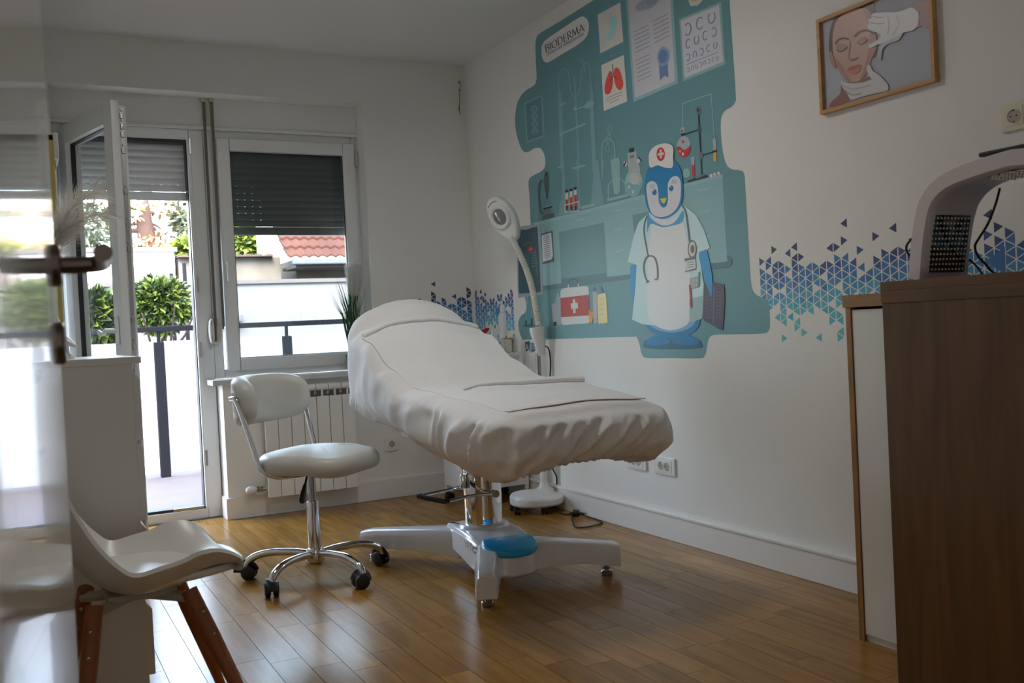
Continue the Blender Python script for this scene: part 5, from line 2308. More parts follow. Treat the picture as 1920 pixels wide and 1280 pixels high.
F.poly(zA([(840, 1212), (860, 1208), (872, 1230), (856, 1250), (842, 1240)]), offw, 4)
F.stroke(zA([(858, 1212), (842, 1248)]), 2.4, black, 5)
F.poly(zA([(935, 1200), (965, 1182), (972, 1205), (945, 1230)]), offw, 4)
F.stroke(zA([(955, 1176), (972, 1206)]), 2.4, black, 5)
mural_part(F, 'three_neck_flask')

# test tubes in a rack
F = mflat()
for k, (x, y) in enumerate(((348, 190), (375, 182), (402, 172))):
    F.poly(zB([(x - 9, y + 14), (x + 9, y + 12), (x + 10, 300), (x + 6, 322), (x, 330), (x - 6, 324), (x - 9, 300)]), offw, 3)
    F.poly(zB([(x - 7, 250 - k * 14), (x + 8, 248 - k * 14), (x + 9, 300), (x - 6, 302)]), red, 4)
    F.poly(zB([(x - 6, 292), (x + 9, 290), (x + 8, 312), (x + 2, 322), (x - 4, 318)]), black, 5)
    F.poly(zB([(x - 9, y), (x + 8, y - 3), (x + 9, y + 14), (x - 9, y + 17)]), black, 5)
F.stroke(zB([(334, 285), (426, 262)]), 1.8, offw, 6)
F.stroke(zB([(338, 334), (428, 320)]), 1.8, offw, 6)
F.stroke(zB([(336, 285), (340, 334)]), 1.4, offw, 6)
F.stroke(zB([(425, 263), (428, 320)]), 1.4, offw, 6)
mural_part(F, 'test_tube_rack')

# microscope
F = mflat()
gm, gm2 = mc(66, 78, 84), mc(88, 96, 98)
F.poly(zB([(195, 352), (268, 333), (268, 362), (195, 379)]), gm, 3)
F.stroke(zB([(210, 335), (185, 330), (176, 270), (172, 180), (182, 138), (205, 128)]), 4.2, gm, 3, 4)
F.poly(zB([(205, 95), (232, 78), (236, 190), (226, 214), (212, 206), (206, 160)]), gm, 4)
F.poly(zB([(213, 76), (222, 72), (224, 98), (214, 100)]), black, 4)
F.poly(zB([(192, 118), (206, 112), (206, 160), (194, 150)]), gm2, 4)
F.poly(zB([(219, 214), (228, 212), (227, 242), (222, 244)]), black, 4)
F.poly(zB([(200, 303), (256, 289), (256, 298), (200, 314)]), black, 4)
F.poly(zB([(212, 296), (248, 287), (240, 292), (214, 300)]), offw, 5)
F.poly(zB([(200, 318), (246, 306), (246, 338), (200, 348)]), gm2, 3)
mural_part(F, 'microscope')

# retort stand with flask and tubes
F = mflat()
F.stroke(zA([(1283, 960), (1280, 800), (1286, 780), (1302, 770), (1470, 712), (1488, 712), (1497, 730), (1520, 1045)]), 1.3, mc(126, 152, 156), 2, 3)
F.stroke(zA([(1402, 850), (1427, 1310)]), 2.8, black, 3)
F.poly(zB([(1112, 130), (1210, 88), (1240, 98), (1240, 108), (1110, 144)]), black, 3)
F.poly(zB([(1160, 110), (1205, 90), (1225, 96), (1170, 118)]), gm2, 4)
F.ell(*zA([(1400, 826)])[0], 5, 8.4, gm2, 4)
F.ell(*zA([(1400, 826)])[0], 2, 3.4, black, 5)
F.stroke(zA([(1408, 970), (1272, 1016)]), 2.2, black, 4)
F.stroke(zA([(1272, 1008), (1300, 1004)]), 3.6, black, 5)
F.ell(*zA([(1408, 970)])[0], 3.6, 6, gm, 5)
F.stroke(zA([(1420, 1166), (1540, 1133)]), 2.2, black, 4)
F.ell(*zA([(1420, 1166)])[0], 4, 6.4, gm2, 5)
F.stroke(zA([(1508, 1140), (1540, 1130)]), 4, black, 6)
F.poly(zA([(1265, 960), (1298, 950), (1296, 1010), (1270, 1014)]), mc(130, 140, 142), 3)
F.ell(*zA([(1278, 982)])[0], 1.6, 2.2, red, 4)
F.ell(*zA([(1290, 1098)])[0], 12.6, 19.5, mc(128, 142, 144), 3, .08)
F.smooth(zA([(1240, 1108), (1262, 1100), (1290, 1122), (1318, 1112), (1340, 1092), (1338, 1135), (1318, 1168), (1290, 1178), (1258, 1160)]), mc(160, 38, 42), 4)
F.ell(*zA([(1286, 1062)])[0], 2.2, 3.2, mc(160, 50, 50), 4)
F.ell(*zA([(1265, 1135)])[0], 2, 3, mc(150, 120, 120), 5)
F.ell(*zA([(1286, 1155)])[0], 2, 3, offw, 5)
F.poly(zA([(1508, 1042), (1532, 1036), (1538, 1130), (1512, 1136)]), mc(132, 138, 140), 3)
F.poly(zA([(1512, 1142), (1536, 1136), (1536, 1208), (1526, 1216), (1514, 1206)]), mc(178, 138, 62), 3)
F.poly(zA([(1344, 1180), (1372, 1172), (1372, 1240), (1350, 1245)]), mc(132, 138, 140), 3)
F.poly(zB([(1138, 32), (1154, 28), (1158, 98), (1150, 106), (1142, 100)]), mc(156, 46, 50), 3)
F.smooth(zB([(1088, 62), (1118, 55), (1124, 100), (1090, 110)]), mc(116, 146, 140), 3)
for x, y in ((1260, 99), (1283, 91), (1308, 84)):
    F.ell(*zB([(x, y)])[0], 3, 3.4, offw, 3)
mural_part(F, 'retort_stand')

# wall monitor and clipboard
F = mflat()
F.smooth(zB([(33, 445), (48, 422), (100, 412), (158, 408), (177, 425), (184, 600), (196, 826), (182, 850), (120, 858), (62, 866), (40, 852), (36, 650)]), mc(120, 128, 138), 4, 4)
F.smooth(zB([(44, 458), (95, 440), (146, 424), (164, 438), (176, 640), (184, 815), (172, 834), (110, 838), (62, 842), (46, 822), (44, 640)]), mc(40, 62, 72), 5, 4)
for k in range(6):
    y = 560 + k * 17
    F.stroke(zB([(84, y + 8), (98, y + 14), (112, y + 8)]), 1.2, mc(70, 104, 112), 6, 3)
    F.stroke(zB([(126, y + 20), (140, y + 26), (154, y + 16)]), 1.2, mc(70, 104, 112), 6, 3)
F.stroke(zB([(76, 540), (100, 522), (128, 530)]), 1.4, mc(66, 98, 106), 6, 3)
F.stroke(zB([(146, 560), (156, 610), (160, 660)]), 1.3, mc(66, 98, 106), 6)
F.stroke(zB([(152, 650), (166, 730)]), 1.3, mc(66, 98, 106), 6)
F.ell(*zB([(122, 562)])[0], 4.6, 6.4, mc(150, 48, 48), 7)
F.stroke(zB([(112, 566), (132, 558)]), 1.2, mc(190, 130, 124), 8)
F.stroke(zB([(98, 858), (91, 1020)]), 1, mc(126, 146, 150), 2)
F.stroke(zB([(125, 855), (126, 1005)]), 1, mc(126, 146, 150), 2)
F.ell(*zB([(112, 1046)])[0], 12, 3, mc(58, 84, 92), 2)
F.stroke(zB([(91, 1012), (90, 1048)]), 2.4, black, 3)
F.stroke(zB([(127, 1000), (128, 1040)]), 2.4, black, 3)
mural_part(F, 'monitor')
F = mflat()
F.poly(zB([(184, 466), (258, 446), (269, 642), (195, 657)]), mc(52, 70, 80), 4)
F.poly(zB([(190, 476), (250, 458), (262, 605), (250, 628), (198, 644)]), mc(132, 134, 140, 140), 5)
for k in range(12):
    y = 486 + k * 12
    F.stroke(zB([(200 + k * .7, y), (243 + k * .7, y - 9)]), .9, mc(84, 84, 92), 6)
F.stroke(zB([(205, 462), (222, 446), (242, 452)]), 1.6, mc(110, 120, 124), 6)
F.stroke(zB([(221, 430), (222, 448)]), 1.2, mc(110, 120, 124), 6)
mural_part(F, 'clipboard')

# first aid kit and care products
F = mflat()
F.smooth(zB([(308, 850), (312, 822), (335, 808), (400, 802), (468, 797), (486, 812), (488, 900), (489, 1012), (476, 1030), (400, 1036), (332, 1040), (314, 1026), (311, 950)]), mc(132, 134, 132, 140), 3, 4)
F.poly(zB([(309, 870), (487, 850), (490, 980), (312, 992)]), mc(138, 46, 42), 4)
F.poly(zB([(387, 880), (402, 878), (405, 966), (391, 967)]), offw, 5)
F.poly(zB([(374, 905), (418, 900), (420, 936), (377, 941)]), offw, 5)
F.stroke(zB([(358, 800), (360, 770), (375, 755), (395, 752), (414, 760), (422, 790)]), 3, mc(58, 70, 80), 4, 4)
F.stroke(zB([(358, 784), (360, 806)]), 2, offw, 5)
F.stroke(zB([(421, 778), (423, 800)]), 2, offw, 5)
mural_part(F, 'first_aid_kit')
F = mflat()
F.poly(zB([(252, 908), (280, 902), (284, 1020), (262, 1022)]), mc(128, 134, 138), 4)
F.poly(zB([(263, 1022), (281, 1020), (280, 1044), (266, 1046)]), black, 4)
mural_part(F, 'cream_tube')
F = mflat()
F.poly(zB([(274, 880), (286, 850), (286, 838), (296, 838), (297, 852), (308, 872), (312, 1040), (285, 1044)]), mc(122, 132, 138), 3)
mural_part(F, 'pump_bottle')
F = mflat()
F.poly(zB([(512, 832), (540, 828), (542, 1030), (516, 1032)]), mc(132, 134, 138), 3)
F.poly(zB([(512, 804), (529, 801), (530, 828), (513, 830)]), mc(76, 92, 128), 4)
F.poly(zB([(516, 900), (536, 898), (538, 990), (518, 992)]), mc(140, 136, 138), 4)
mural_part(F, 'capped_tube')
F = mflat()
F.smooth(zB([(542, 862), (550, 848), (585, 840), (596, 856), (606, 1010), (598, 1028), (560, 1032), (546, 1020)]), mc(176, 164, 118), 3)
F.poly(zB([(556, 826), (576, 822), (577, 842), (557, 844)]), mc(76, 96, 132), 4)
F.stroke(zB([(548, 800), (566, 796), (568, 824)]), 2, mc(76, 96, 132), 4)
for k in range(4):
    F.stroke(zB([(554, 880 + k * 32), (582, 876 + k * 32)]), .8, mc(140, 132, 96), 4)
mural_part(F, 'oil_bottle')
F = mflat()
F.poly(zB([(488, 946), (500, 945), (503, 1026), (490, 1028)]), mc(176, 120, 52), 5)
F.poly(zB([(503, 958), (514, 952), (518, 975), (508, 1026), (503, 1026)]), mc(188, 130, 62), 5)
mural_part(F, 'orange_sticks')

# penguin nurse
F = mflat()
bl, bl2 = mc(20, 98, 140), mc(44, 116, 160)
F.smooth(zP([(155, 1225), (175, 1205), (325, 1200), (475, 1205), (495, 1225), (488, 1252), (325, 1260), (165, 1254)]), mc(40, 80, 96), 4)
F.smooth(zP([(165, 1222), (190, 1195), (240, 1175), (295, 1195), (312, 1222), (240, 1240), (180, 1236)]), bl, 5)
F.smooth(zP([(325, 1222), (345, 1190), (400, 1172), (455, 1190), (485, 1215), (470, 1234), (400, 1238)]), bl, 5)
F.ell(*zP([(325, 1095)])[0], 52, 31, bl, 5)
F.ell(*zP([(322, 1075)])[0], 47, 27, mc(96, 130, 160), 6)
F.smooth(zP([(74, 765), (95, 755), (114, 762), (104, 850), (88, 985), (76, 930), (72, 840)]), bl2, 4)
F.smooth(zP([(486, 695), (512, 672), (534, 672), (556, 770), (568, 850), (562, 948), (545, 910), (515, 830)]), bl2, 8)
coat = mc(124, 142, 146, 140)
F.poly(zP([(190, 440), (125, 500), (98, 570), (58, 738), (112, 756), (104, 880), (84, 1085), (145, 1112), (195, 1118), (330, 1110), (430, 1100), (508, 1078), (514, 870), (486, 692), (552, 655), (515, 545), (470, 460), (410, 410), (385, 395)]), coat, 6)
F.smooth(zP([(225, 478), (300, 490), (372, 470), (405, 560), (425, 720), (432, 900), (428, 1085), (390, 1130), (310, 1148), (225, 1120), (180, 1060), (176, 860), (182, 680), (200, 560)]), mc(142, 143, 145, 140), 7)
F.smooth(zP([(180, 445), (200, 480), (270, 520), (340, 500), (392, 430), (385, 500), (330, 520), (265, 530), (195, 510), (176, 560)]), mc(64, 122, 160), 8)
F.smooth(zP([(160, 300), (166, 240), (185, 175), (240, 140), (310, 130), (352, 145), (382, 200), (391, 290), (388, 370), (360, 430), (310, 470), (255, 480), (205, 455), (172, 400)]), bl, 9)
F.smooth(zP([(172, 300), (182, 265), (208, 254), (234, 272), (244, 320), (246, 370), (258, 402), (276, 413), (294, 400), (302, 360), (300, 310), (304, 262), (325, 232), (354, 224), (376, 250), (380, 310), (372, 380), (345, 430), (300, 462), (250, 470), (208, 450), (184, 390)]), mc(138, 138, 142, 140), 10)
for x, y in ((221, 321), (322, 297)):
    F.ell(*zP([(x, y)])[0], 4.4, 5.6, mc(24, 88, 128), 11)
    F.ell(*zP([(x - 8, y - 10)])[0], 1.8, 1.4, mc(138, 138, 142, 140), 12)
for x in (196, 206, 216):
    F.stroke(zP([(x, 300), (x + 4, 275)]), .9, mc(112, 116, 122), 11)
for x in (326, 337, 347):
    F.stroke(zP([(x, 270), (x + 4, 246)]), .9, mc(112, 116, 122), 11)
F.poly(zP([(256, 360), (296, 354), (290, 378), (278, 392), (266, 380)]), mc(184, 158, 62), 12)
F.smooth(zP([(188, 105), (205, 62), (245, 36), (295, 28), (333, 50), (334, 110), (331, 170), (288, 174), (240, 160), (196, 172)]), mc(146, 142, 138, 140), 12)
F.ell(*zP([(260, 93)])[0], 7.8, 12.8, mc(160, 40, 44), 13)
F.poly(zP([(254, 66), (266, 64), (268, 118), (256, 120)]), offw, 14)
F.poly(zP([(242, 88), (280, 82), (280, 97), (243, 103)]), offw, 14)
stc = mc(76, 88, 96)
F.stroke(zP([(178, 460), (160, 510), (158, 570), (170, 640), (182, 700)]), 1.8, stc, 11, 4)
F.stroke(zP([(182, 860), (165, 830), (155, 770), (168, 718), (195, 702), (222, 715), (238, 770), (238, 838), (222, 842)]), 2.4, stc, 11, 4)
F.stroke(zP([(172, 862), (188, 852)]), 3, stc, 11)
F.stroke(zP([(384, 398), (405, 430), (418, 500), (426, 570), (432, 620)]), 2.6, stc, 11, 4)
F.ell(*zP([(447, 662)])[0], 8, 17, mc(82, 86, 92), 11)
F.ell(*zP([(449, 662)])[0], 6.4, 14, mc(136, 134, 132, 140), 12)
F.ell(*zP([(451, 662)])[0], 3.8, 8, mc(92, 82, 76), 13)
F.poly(zP([(403, 718), (468, 708), (470, 782), (406, 796)]), mc(136, 136, 134, 140), 12)
F.poly(zP([(403, 718), (468, 708), (468, 722), (403, 735)]), mc(88, 92, 98), 13)
for y in (744, 758, 772):
    F.stroke(zP([(420, y), (458, y - 6)]), .8, black, 13)
F.stroke(zP([(406, 795), (470, 780)]), .9, black, 13)
F.poly(zP([(432, 835), (492, 822), (482, 890), (440, 900)]), mc(130, 134, 132), 9)
for k in range(3):
    for j in range(2):
        F.ell(*zP([(449 + k * 13, 850 + j * 26)])[0], 1.4, 2.6, mc(146, 146, 142), 10)
F.poly(zP([(485, 800), (494, 794), (490, 885), (480, 890)]), mc(84, 124, 116), 10)
F.poly(zP([(428, 876), (438, 872), (448, 1000), (442, 1018), (436, 1002)]), mc(124, 44, 48), 10)
F.poly(zP([(428, 962), (508, 940), (508, 1076), (430, 1096)]), mc(120, 140, 142), 6)
mural_part(F, 'penguin')
F = mflat()
F.smooth(zB([(1213, 775), (1225, 765), (1320, 780), (1343, 795), (1347, 900), (1337, 1050), (1325, 1070), (1260, 1035), (1212, 1000), (1210, 880)]), mc(62, 58, 72), 6, 4)
F.stroke(zB([(1280, 795), (1276, 1030)]), 2.4, mc(88, 86, 104), 7)
for k in range(8):
    y = 830 + k * 22
    F.stroke(zB([(1225, y + 18), (1250, y + 2), (1268, y + 14)]), 1.5, mc(84, 82, 98), 7, 3)
    F.stroke(zB([(1290, y + 12), (1312, y + 2), (1330, y + 26)]), 1.5, mc(84, 82, 98), 7, 3)
mural_part(F, 'ray_film')

# ------------------------------------------------------------------ triangle borders
def tri_band(name, label, segs, seed, edge=None):
    """segs: list of (to3d, normal, s0, s1): strips of wall the border runs over, s grows to the right"""
    rp = random.Random(seed)
    t = None
    pitch, side = .0355, .041
    cols_ = [mc(38, 40, 74), mc(34, 56, 100), mc(40, 84, 130), mc(50, 104, 140), mc(58, 124, 146), mc(62, 136, 146), mc(76, 140, 142)]
    F = None
    cnt = 0
    for to3d, nrm, s0, s1 in segs:
        F = Flat(to3d, nrm, .0002)
        n = int((s1 - s0) / pitch)
        for c in range(n):
            s = s0 + c * pitch
            top = 1.21 + .045 * noise.noise(Vector((s * 3.1, seed, 0))) + .05 * noise.noise(Vector((s * 9, seed, 4)))
            bot = 1.035 + .05 * noise.noise(Vector((s * 4.0, seed, 8))) + .03 * noise.noise(Vector((s * 11, seed, 2)))
            for r in range(-2, 18):
                for up in (0, 1):
                    zc = .93 + r * side / 1.0 + (side / 2 if (c + up) % 2 else 0)
                    if zc < .90 or zc > 1.40:
                        continue
                    if bot < zc < top:
                        pr = .95
                    elif zc >= top:
                        pr = .42 * math.exp(-(zc - top) / .045)
                    else:
                        pr = .50 * math.exp(-(bot - zc) / .05)
                    if rp.random() > pr:
                        continue
                    k = (1.30 - zc) / .32 * 6 + rp.uniform(-.7, .7)
                    col = cols_[max(0, min(6, int(k)))]
                    g = .0022
                    if up:
                        P3 = [(s + g, zc - side / 2 + g * 1.7), (s + g, zc + side / 2 - g * 1.7), (s + pitch - g * 1.2, zc)]
                    else:
                        P3 = [(s + pitch - g, zc - side / 2 + g * 1.7), (s + pitch - g, zc + side / 2 - g * 1.7), (s + g * 1.2, zc)]
                    F.flat_poly(P3, col)
                    cnt += 1
            if rp.random() < .12:            # a few larger translucent-looking triangles
                zc = rp.uniform(bot, top)
                P3 = [(s, zc), (s + pitch * 2, zc + side), (s + pitch * 2, zc - side)]
                F.poly(P3, cols_[max(0, min(6, int((1.30 - zc) / .32 * 6)))], 0)
        if t is None:
            t = F.build(name, None, .5)
            tag(t, label, 'wall decal')
        else:
            F.build('border_print', t, .5)


rw = lambda s, z: Vector((WX, -s, z))
bw = lambda s, z: Vector((s, WY, z))
tri_band('triangle_border', 'long band of blue triangles on the wall between mural and counter', [(rw, (-1, 0, 0), -2.905, -1.30)], 4)
yl = on(969, 600, 0, WX).y
tri_band('triangle_border', 'short band of blue triangles in the room corner behind the bed', [(bw, (0, -1, 0), 2.25, WX - .01), (rw, (-1, 0, 0), -(WY - .01), -(yl + .02))], 7)

# letter blocks sticker below the mural
F = mflat()
xs = [(984.5, 641, 993.5, 638.5), (992.5, 643, 1000.5, 642), (1000.0, 640.5, 1011, 638)]
cc = [mc(34, 66, 92), mc(60, 110, 124), mc(30, 62, 92)]
for k, (x0, y0, x1, y1) in enumerate(xs):
    F.poly([(x0, y0), (x1, y1), (x1 + .6, y1 + 18), (x0 + .6, y0 + 17.6)], cc[k], k % 2)
F.text('A', (985.8, 656.5), (7, -.6), (.2, -11), .17, offw, 3)
F.text('B', (994.2, 658.5), (8, -.4), (.2, -12), .17, offw, 3)
F.text('C', (1001.6, 655.5), (9, -.8), (.2, -11), .17, offw, 3)
t = F.build('letter_sticker', None, .5)
tag(t, 'small teal and navy A B C letter block sticker below the mural', 'sticker')

# ================================================================== outside
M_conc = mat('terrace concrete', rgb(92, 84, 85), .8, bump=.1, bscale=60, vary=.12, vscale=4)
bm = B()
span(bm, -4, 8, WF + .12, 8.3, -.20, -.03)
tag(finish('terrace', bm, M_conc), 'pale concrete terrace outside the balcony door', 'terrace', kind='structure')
bm = B()
span(bm, -40, 40, 8.3, 70, -.75, -.55)
tag(finish('ground', bm, mat('ground', rgb(120, 116, 100), .9, vary=.2, vscale=.6)), 'ground beyond the terrace', 'ground', kind='structure')
# outer skin of the building above and beside the openings
bm = B()
span(bm, -6, 9, WF + .12, WF + .2, CZ + .15, 6.2)
span(bm, -6, -1.4, WF + .1, WF + .2, -.5, CZ + .15)
span(bm, WX + .15, 9, WF + .1, WF + .2, -.5, CZ + .15)
tag(finish('wall_outside', bm, M_wall), 'outer face of the building above the windows', 'wall', kind='structure')

RY = 7.95
rl = empty('terrace_railing', (1.5, RY, 0), 'white panel railing with dark posts and handrail around the terrace', 'railing')


def rlp(name, bm, m, smooth=30):
    o = finish(name, bm, m, rl, smooth)
    o.location = (-1.5, -RY, 0)
    return o


M_anth = mat('anthracite steel', rgb(26, 27, 33), .7, spec=.15)
zp = on(300, 640, 1, RY).z
zh = on(300, 619, 1, RY).z
px1 = on(300, 700, 1, RY).x
px2 = on(537, 640, 1, RY).x
stp = px2 - px1
for k in range(-3, 6):
    x = px1 + k * stp
    bm = B()
    span(bm, x - .036, x + .036, RY - .05, RY + .02, -.03, zp - .005, .003)
    span(bm, x - .012, x + .012, RY - .03, RY - .005, zp - .005, zh, .002)
    rlp('post', bm, M_anth)
    bm = B()
    span(bm, x + .040, x + stp - .040, RY - .02, RY + .0, .0, zp, .002)
    rlp('panel', bm, mat('white railing panel', rgb(232, 234, 236), .5))
bm = B()
span(bm, px1 - 3.2 * stp, px1 + 5.5 * stp, RY - .045, RY + .01, zh - .012, zh + .030, .004)
rlp('handrail', bm, M_anth)

# white garden wall and the buildings behind it
GY = 12.5
zt_ = on(300, 531, 1, GY).z
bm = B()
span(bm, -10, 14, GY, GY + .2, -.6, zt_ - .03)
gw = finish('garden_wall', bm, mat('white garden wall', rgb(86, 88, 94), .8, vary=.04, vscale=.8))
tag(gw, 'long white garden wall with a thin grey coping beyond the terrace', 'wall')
bm = B()
span(bm, -10, 14, GY - .03, GY + .23, zt_ - .03, zt_ + .02)
finish('coping', bm, mat('grey coping', rgb(72, 70, 74), .8), gw)
p = on(452, 598, 1, GY)
bm = B()
span(bm, p.x - .32, p.x, GY - .12, GY, p.z - .035, p.z + .06, .01)
tag(finish('wall_box', bm, mat('grey box', rgb(70, 70, 78), .6), smooth=30), 'small grey box fixed to the white garden wall', 'box')

HY = 15.0
# flat white building behind the bush
a, b_ = on(200, 468, 1, HY), on(326, 468, 1, HY)
wb = empty('white_building', ((a.x + b_.x) / 2, HY, 0), 'flat roofed white building behind the round bush', 'building')
wl = wb.location.copy()
bm = B()
span(bm, a.x - 4, b_.x, HY, HY + 4, -.6, a.z - .04)
finish('wall', bm, mat('white render', rgb(230, 228, 232), .8), wb).location = -wl
bm = B()
span(bm, a.x - 4, b_.x + .04, HY - .05, HY + 4, a.z - .04, a.z + .03)
finish('roof_edge', bm, mat('grey coping', rgb(72, 70, 74), .8), wb).location = -wl
# shed wall with a wavy tile ridge, running behind the window
c_, d_ = on(328, 482, 1, HY), on(520, 480, 1, HY)
e_ = on(700, 480, 1, HY)
sh_ = empty('stained_shed', (c_.x, HY, 0), 'grey stained shed wall with a wavy tiled ridge beyond the garden wall', 'shed')
sl = sh_.location.copy()
ztop_ = on(440, 482, 1, HY).z
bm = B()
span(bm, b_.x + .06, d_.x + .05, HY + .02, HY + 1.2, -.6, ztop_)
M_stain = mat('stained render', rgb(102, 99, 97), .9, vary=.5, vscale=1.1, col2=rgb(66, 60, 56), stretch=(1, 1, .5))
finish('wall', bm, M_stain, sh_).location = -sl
n = int((d_.x + .0 - b_.x) / .16)
tm = None
for k in range(n):
    x = b_.x + .12 + k * .16
    if tm is None:
        bm = B()
        ring0 = []
        for yy in (-.10, 1.25):
            ring0.append([bm.verts.new((.08 * cos(t_), yy, .045 * sin(t_))) for t_ in [pi * j / 6 for j in range(7)]])
        for j in range(6):
            bm.faces.new((ring0[0][j], ring0[0][j + 1], ring0[1][j + 1], ring0[1][j]))
        bm.faces.new(ring0[0])
        bm.faces.new(ring0[1])
        bmesh.ops.recalc_face_normals(bm, faces=bm.faces)
        o = finish('tile', bm, mat('grey brown tile', rgb(66, 54, 50), .9, vary=.3, vscale=3), sh_)
        tm = o.data
    else:
        o = bpy.data.objects.new('tile', tm)
        COL.objects.link(o)
        o.parent = sh_
    o.location = Vector((x, HY, ztop_)) - sl
# house with the red tile roof
ho = empty('tiled_house', (d_.x + 2, HY + 1, 0), 'neighbouring house with a red tiled roof and pale gutter', 'house')
hl = ho.location.copy()
ge0, ge1 = on(548, 489, 1, HY - .6), on(720, 489, 1, HY - .6)
zg = ge0.z
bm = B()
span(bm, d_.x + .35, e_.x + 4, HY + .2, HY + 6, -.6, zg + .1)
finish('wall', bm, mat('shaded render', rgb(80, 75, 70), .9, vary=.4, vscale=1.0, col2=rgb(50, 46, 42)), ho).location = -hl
bm = B()
span(bm, ge0.x, e_.x + 4, HY - .66, HY - .55, zg - .06, zg + .045, .02)
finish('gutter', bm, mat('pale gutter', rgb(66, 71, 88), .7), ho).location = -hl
bm = B()
span(bm, d_.x + .14, e_.x + 4, HY - .55, HY + .25, zg - .10, zg - .06)
finish('eave_board', bm, mat('dark eave', rgb(50, 46, 46), .8), ho).location = -hl
# sloping roof: rows of pan tiles, a mesh per row
M_tile = mat('red roof tile', rgb(64, 40, 35), .9, vary=.35, vscale=2.2, spec=.15, col2=rgb(54, 33, 29))
rowL, rise = .24, .165
tmesh = None
x0r, x1r = d_.x + .0, e_.x + 4
W_t = .14
nt_ = int((x1r - x0r) / W_t)
for r in range(15):
    bm = B()
    for k in range(nt_):
        xc = W_t * (k + .5)
        prevv = None
        for yy, zz in ((-.02, 0.02), (rowL + .06, rise * 1.25 + .004)):
            ring = [bm.verts.new((xc + W_t * (u - .5), yy, zz + .014 * cos(u * 2 * pi + .6) + (.02 if yy < 0 else 0))) for u in [j / 6 for j in range(7)]]
            ringb = [bm.verts.new(v.co - Vector((0, 0, .03))) for v in ring]
            if prevv:
                for j in range(6):
                    bm.faces.new((prevv[0][j], prevv[0][j + 1], ring[j + 1], ring[j]))
                    bm.faces.new((prevv[1][j], ringb[j], ringb[j + 1], prevv[1][j + 1]))
            else:
                for j in range(6):
                    bm.faces.new((ring[j], ringb[j], ringb[j + 1], ring[j + 1]))
            prevv = (ring, ringb)
    bmesh.ops.recalc_face_normals(bm, faces=bm.faces)
    o = finish('tile_row', bm, M_tile, ho)
    o.location = Vector((x0r, HY - .6 + r * rowL, zg + .045 + r * rise)) - hl
    o['kind'] = 'stuff'
# white gable strip and downpipe between shed and roof
g0, g1 = on(487, 430, 1, HY + 8), on(516, 478, 1, HY + 8)
bm = B()
span(bm, g0.x, g1.x, HY + 8, HY + 8.4, -.6, g0.z + 2.5, .01)
tag(finish('white_chimney_wall', bm, mat('white render', rgb(230, 228, 232), .8)), 'narrow white house wall between the green tree and the red roof', 'wall')

# thin dark fence posts
for k, (x, y0, y1) in enumerate(((345, 493, 625), (321, 512, 600))):
    Yp = 10.2
    p0, p1 = on(x, y0, 1, Yp), on(x, y1, 1, Yp)
    bm = B()
    tube(bm, [(p0.x, Yp, -.56), (p0.x, Yp, p0.z)], .020, 10)
    lathe(bm, [(0, 0), (.06, 0), (.06, .01), (0, .01)], (p0.x, Yp, -.56), 12)
    tag(finish('fence_post', bm, M_anth, smooth=40), ['taller thin dark post beside the round bush', 'shorter thin dark post behind the round bush'][k], 'post', 'fence posts')


def leaf_cloud(name, parent, centre, rad, n, size, m, seed, flat=.7, shell=.55):
    """many small leaf blades spread through an ellipsoid"""
    rp = random.Random(seed)
    b = B()
    c = Vector(centre)
    for k in range(n):
        while True:
            v = Vector((rp.uniform(-1, 1), rp.uniform(-1, 1), rp.uniform(-1, 1)))
            if shell < v.length < 1:
                break
        lump = 1 + .22 * noise.noise(v * 2.2 + Vector((seed, 0, 0)))
        p = c + Vector((v.x * rad[0], v.y * rad[1], v.z * rad[2])) * lump
        d = (v + Vector((rp.uniform(-.9, .9), rp.uniform(-.9, .9), rp.uniform(-1.0, .4)))).normalized()
        s_ = d.cross(Vector((rp.uniform(-1, 1), rp.uniform(-1, 1), rp.uniform(-1, 1)))).normalized()
        L = size * rp.uniform(.6, 1.3)
        w = L * .22
        vs = [b.verts.new(q_) for q_ in (p, p + d * L * .45 + s_ * w, p + d * L, p + d * L * .45 - s_ * w)]
        f = b.faces.new(vs)
        f.material_index = rp.randrange(len(m))
    o = finish(name, b, m, parent)
    if parent:
        o.location = -parent.location
    o['kind'] = 'stuff'
    return o


M_lf = [mat('leaf green', rgb(58, 78, 34), .45), mat('dark leaf green', rgb(26, 44, 22), .45), mat('yellow leaf green', rgb(96, 112, 42), .5)]
M_aut = [mat('autumn leaf', rgb(196, 130, 92), .7), mat('sky-flare autumn leaf', rgb(214, 172, 132), .7), mat('olive leaf', rgb(66, 74, 50), .6)]  # autumn tones lightened in colour to stand for flare from the bright sky
M_bark = mat('bark', rgb(52, 37, 31), .9, bump=.5, bscale=12)
# round bush just beyond the railing
BY = 9.6
c0_ = on(300, 568, 1, BY)
bu = empty('round_bush', (c0_.x, BY, -.55), 'round glossy leaved green bush standing beyond the terrace railing', 'bush')
rb = abs(on(352, 568, 1, BY).x - c0_.x)
leaf_cloud('foliage', bu, (c0_.x, BY, c0_.z - .02), (rb * .95, rb * .85, rb * .92), 8000, .085, M_lf, 21, shell=.35)
bm = B()
tube(bm, [(0, 0, .0), (.02, 0, .6), (0, .02, 1.2), (.03, 0, c0_.z + .55)], [.05, .045, .04, .02], 10)
for k in range(9):
    a = k * .7
    tube(bm, [(0, 0, .9 + .06 * k), (.25 * cos(a), .25 * sin(a), 1.25 + .05 * k), (.42 * cos(a), .4 * sin(a), 1.5 + .06 * k)], [.018, .012, .006], 6)
finish('trunk', bm, M_bark, bu, 60)
# tree with bare limbs and autumn leaves behind the white building
TYp = 20.5
def tpnt(x, y):
    return on(x, y, 1, TYp)


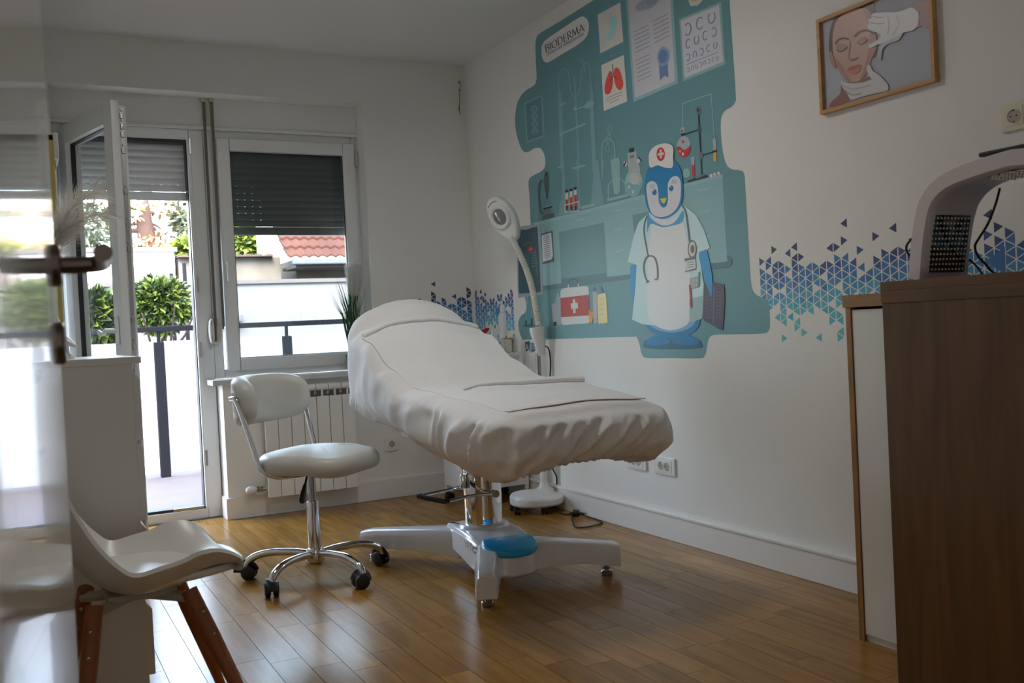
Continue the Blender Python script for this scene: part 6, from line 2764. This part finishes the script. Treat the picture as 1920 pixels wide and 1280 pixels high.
t0 = tpnt(274, 436)
at_ = empty('autumn_tree', (t0.x, TYp, -.55), 'tall tree with thick brown limbs and thinning autumn leaves', 'tree')
tl = at_.location.copy()
bm = B()


def limb(pts, r0, r1, dy=0):
    P = [tpnt(x, y) - tl + Vector((0, dy * k, 0)) for k, (x, y) in enumerate(pts)]
    C = catmull(P, 5)
    tube(bm, C, [r0 + (r1 - r0) * k / (len(C) - 1) for k in range(len(C))], 8)


g_ = t0 - tl
tube(bm, [(0, 0, 0), (.05, 0, g_.z * .5), g_, tpnt(272, 425) - tl, tpnt(272, 395) - tl, tpnt(270, 360) - tl, tpnt(270, 300) - tl], [.20, .20, .18, .17, .10, .075, .05], 12)
for pts, r0, r1 in (([(272, 430), (255, 432), (240, 434), (215, 448)], .12, .05), ([(270, 425), (252, 420), (240, 428)], .06, .03), ([(266, 405), (250, 418), (236, 434)], .05, .03),
                    ([(282, 418), (295, 424), (302, 430)], .06, .03), ([(288, 425), (296, 436), (300, 445), (304, 452)], .05, .02),
                    ([(272, 440), (300, 463), (330, 462), (352, 452), (372, 444)], .08, .03), ([(298, 452), (318, 454), (328, 462)], .05, .03), ([(318, 443), (345, 447), (362, 446)], .05, .02),
                    ([(276, 400), (300, 398), (330, 397)], .05, .02), ([(272, 380), (250, 360), (225, 340)], .08, .03), ([(272, 370), (300, 340), (340, 320)], .08, .03)):
    limb(pts, r0 * .55, r1 * .6)
finish('trunk', bm, M_bark, at_, 60)
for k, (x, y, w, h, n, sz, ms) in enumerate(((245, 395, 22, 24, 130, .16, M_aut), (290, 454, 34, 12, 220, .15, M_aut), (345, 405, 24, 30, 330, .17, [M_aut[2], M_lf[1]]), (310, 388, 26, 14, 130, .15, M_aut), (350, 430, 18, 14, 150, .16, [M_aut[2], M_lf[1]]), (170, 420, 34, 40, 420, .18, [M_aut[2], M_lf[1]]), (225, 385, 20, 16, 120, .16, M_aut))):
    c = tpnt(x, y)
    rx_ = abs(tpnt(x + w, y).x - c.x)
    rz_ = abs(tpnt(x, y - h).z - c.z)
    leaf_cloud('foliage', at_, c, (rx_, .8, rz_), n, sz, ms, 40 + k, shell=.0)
# yellow-green shrubbery right of the limbs, and the green conifer seen through the window
for nm, lab, x, y, w, h, Yk, n, sz, ms in (('garden_tree', 'low yellow green tree top showing over the shed ridge', 352, 475, 30, 20, 17.5, 1300, .2, [M_lf[2], M_lf[0], M_lf[2]]),
                                     ('conifer', 'bright green conifer showing over the shed beside the narrow white wall', 458, 462, 26, 46, 24.0, 2600, .26, [M_lf[2], M_lf[0]]),
                                     ('hedge_bush', 'green bush beyond the railing seen through the glass of the open door leaf', 175, 600, 38, 48, 10.0, 1800, .16, M_lf)):
    c = on(x, y, 1, Yk)
    rx_ = abs(on(x + w, y, 1, Yk).x - c.x)
    rz_ = abs(on(x, y - h, 1, Yk).z - c.z)
    e = empty(nm, (c.x, Yk, -.55), lab, 'bush' if nm == 'hedge_bush' else 'tree')
    leaf_cloud('foliage', e, c, (rx_, rx_ * .8, rz_), n, sz, ms, hash(len(nm)) % 90, shell=.2)
    bm = B()
    tube(bm, [(0, 0, 0), (0, 0, max(.5, c.z + .55))], [.10, .05], 10)
    finish('trunk', bm, M_bark, e, 60)
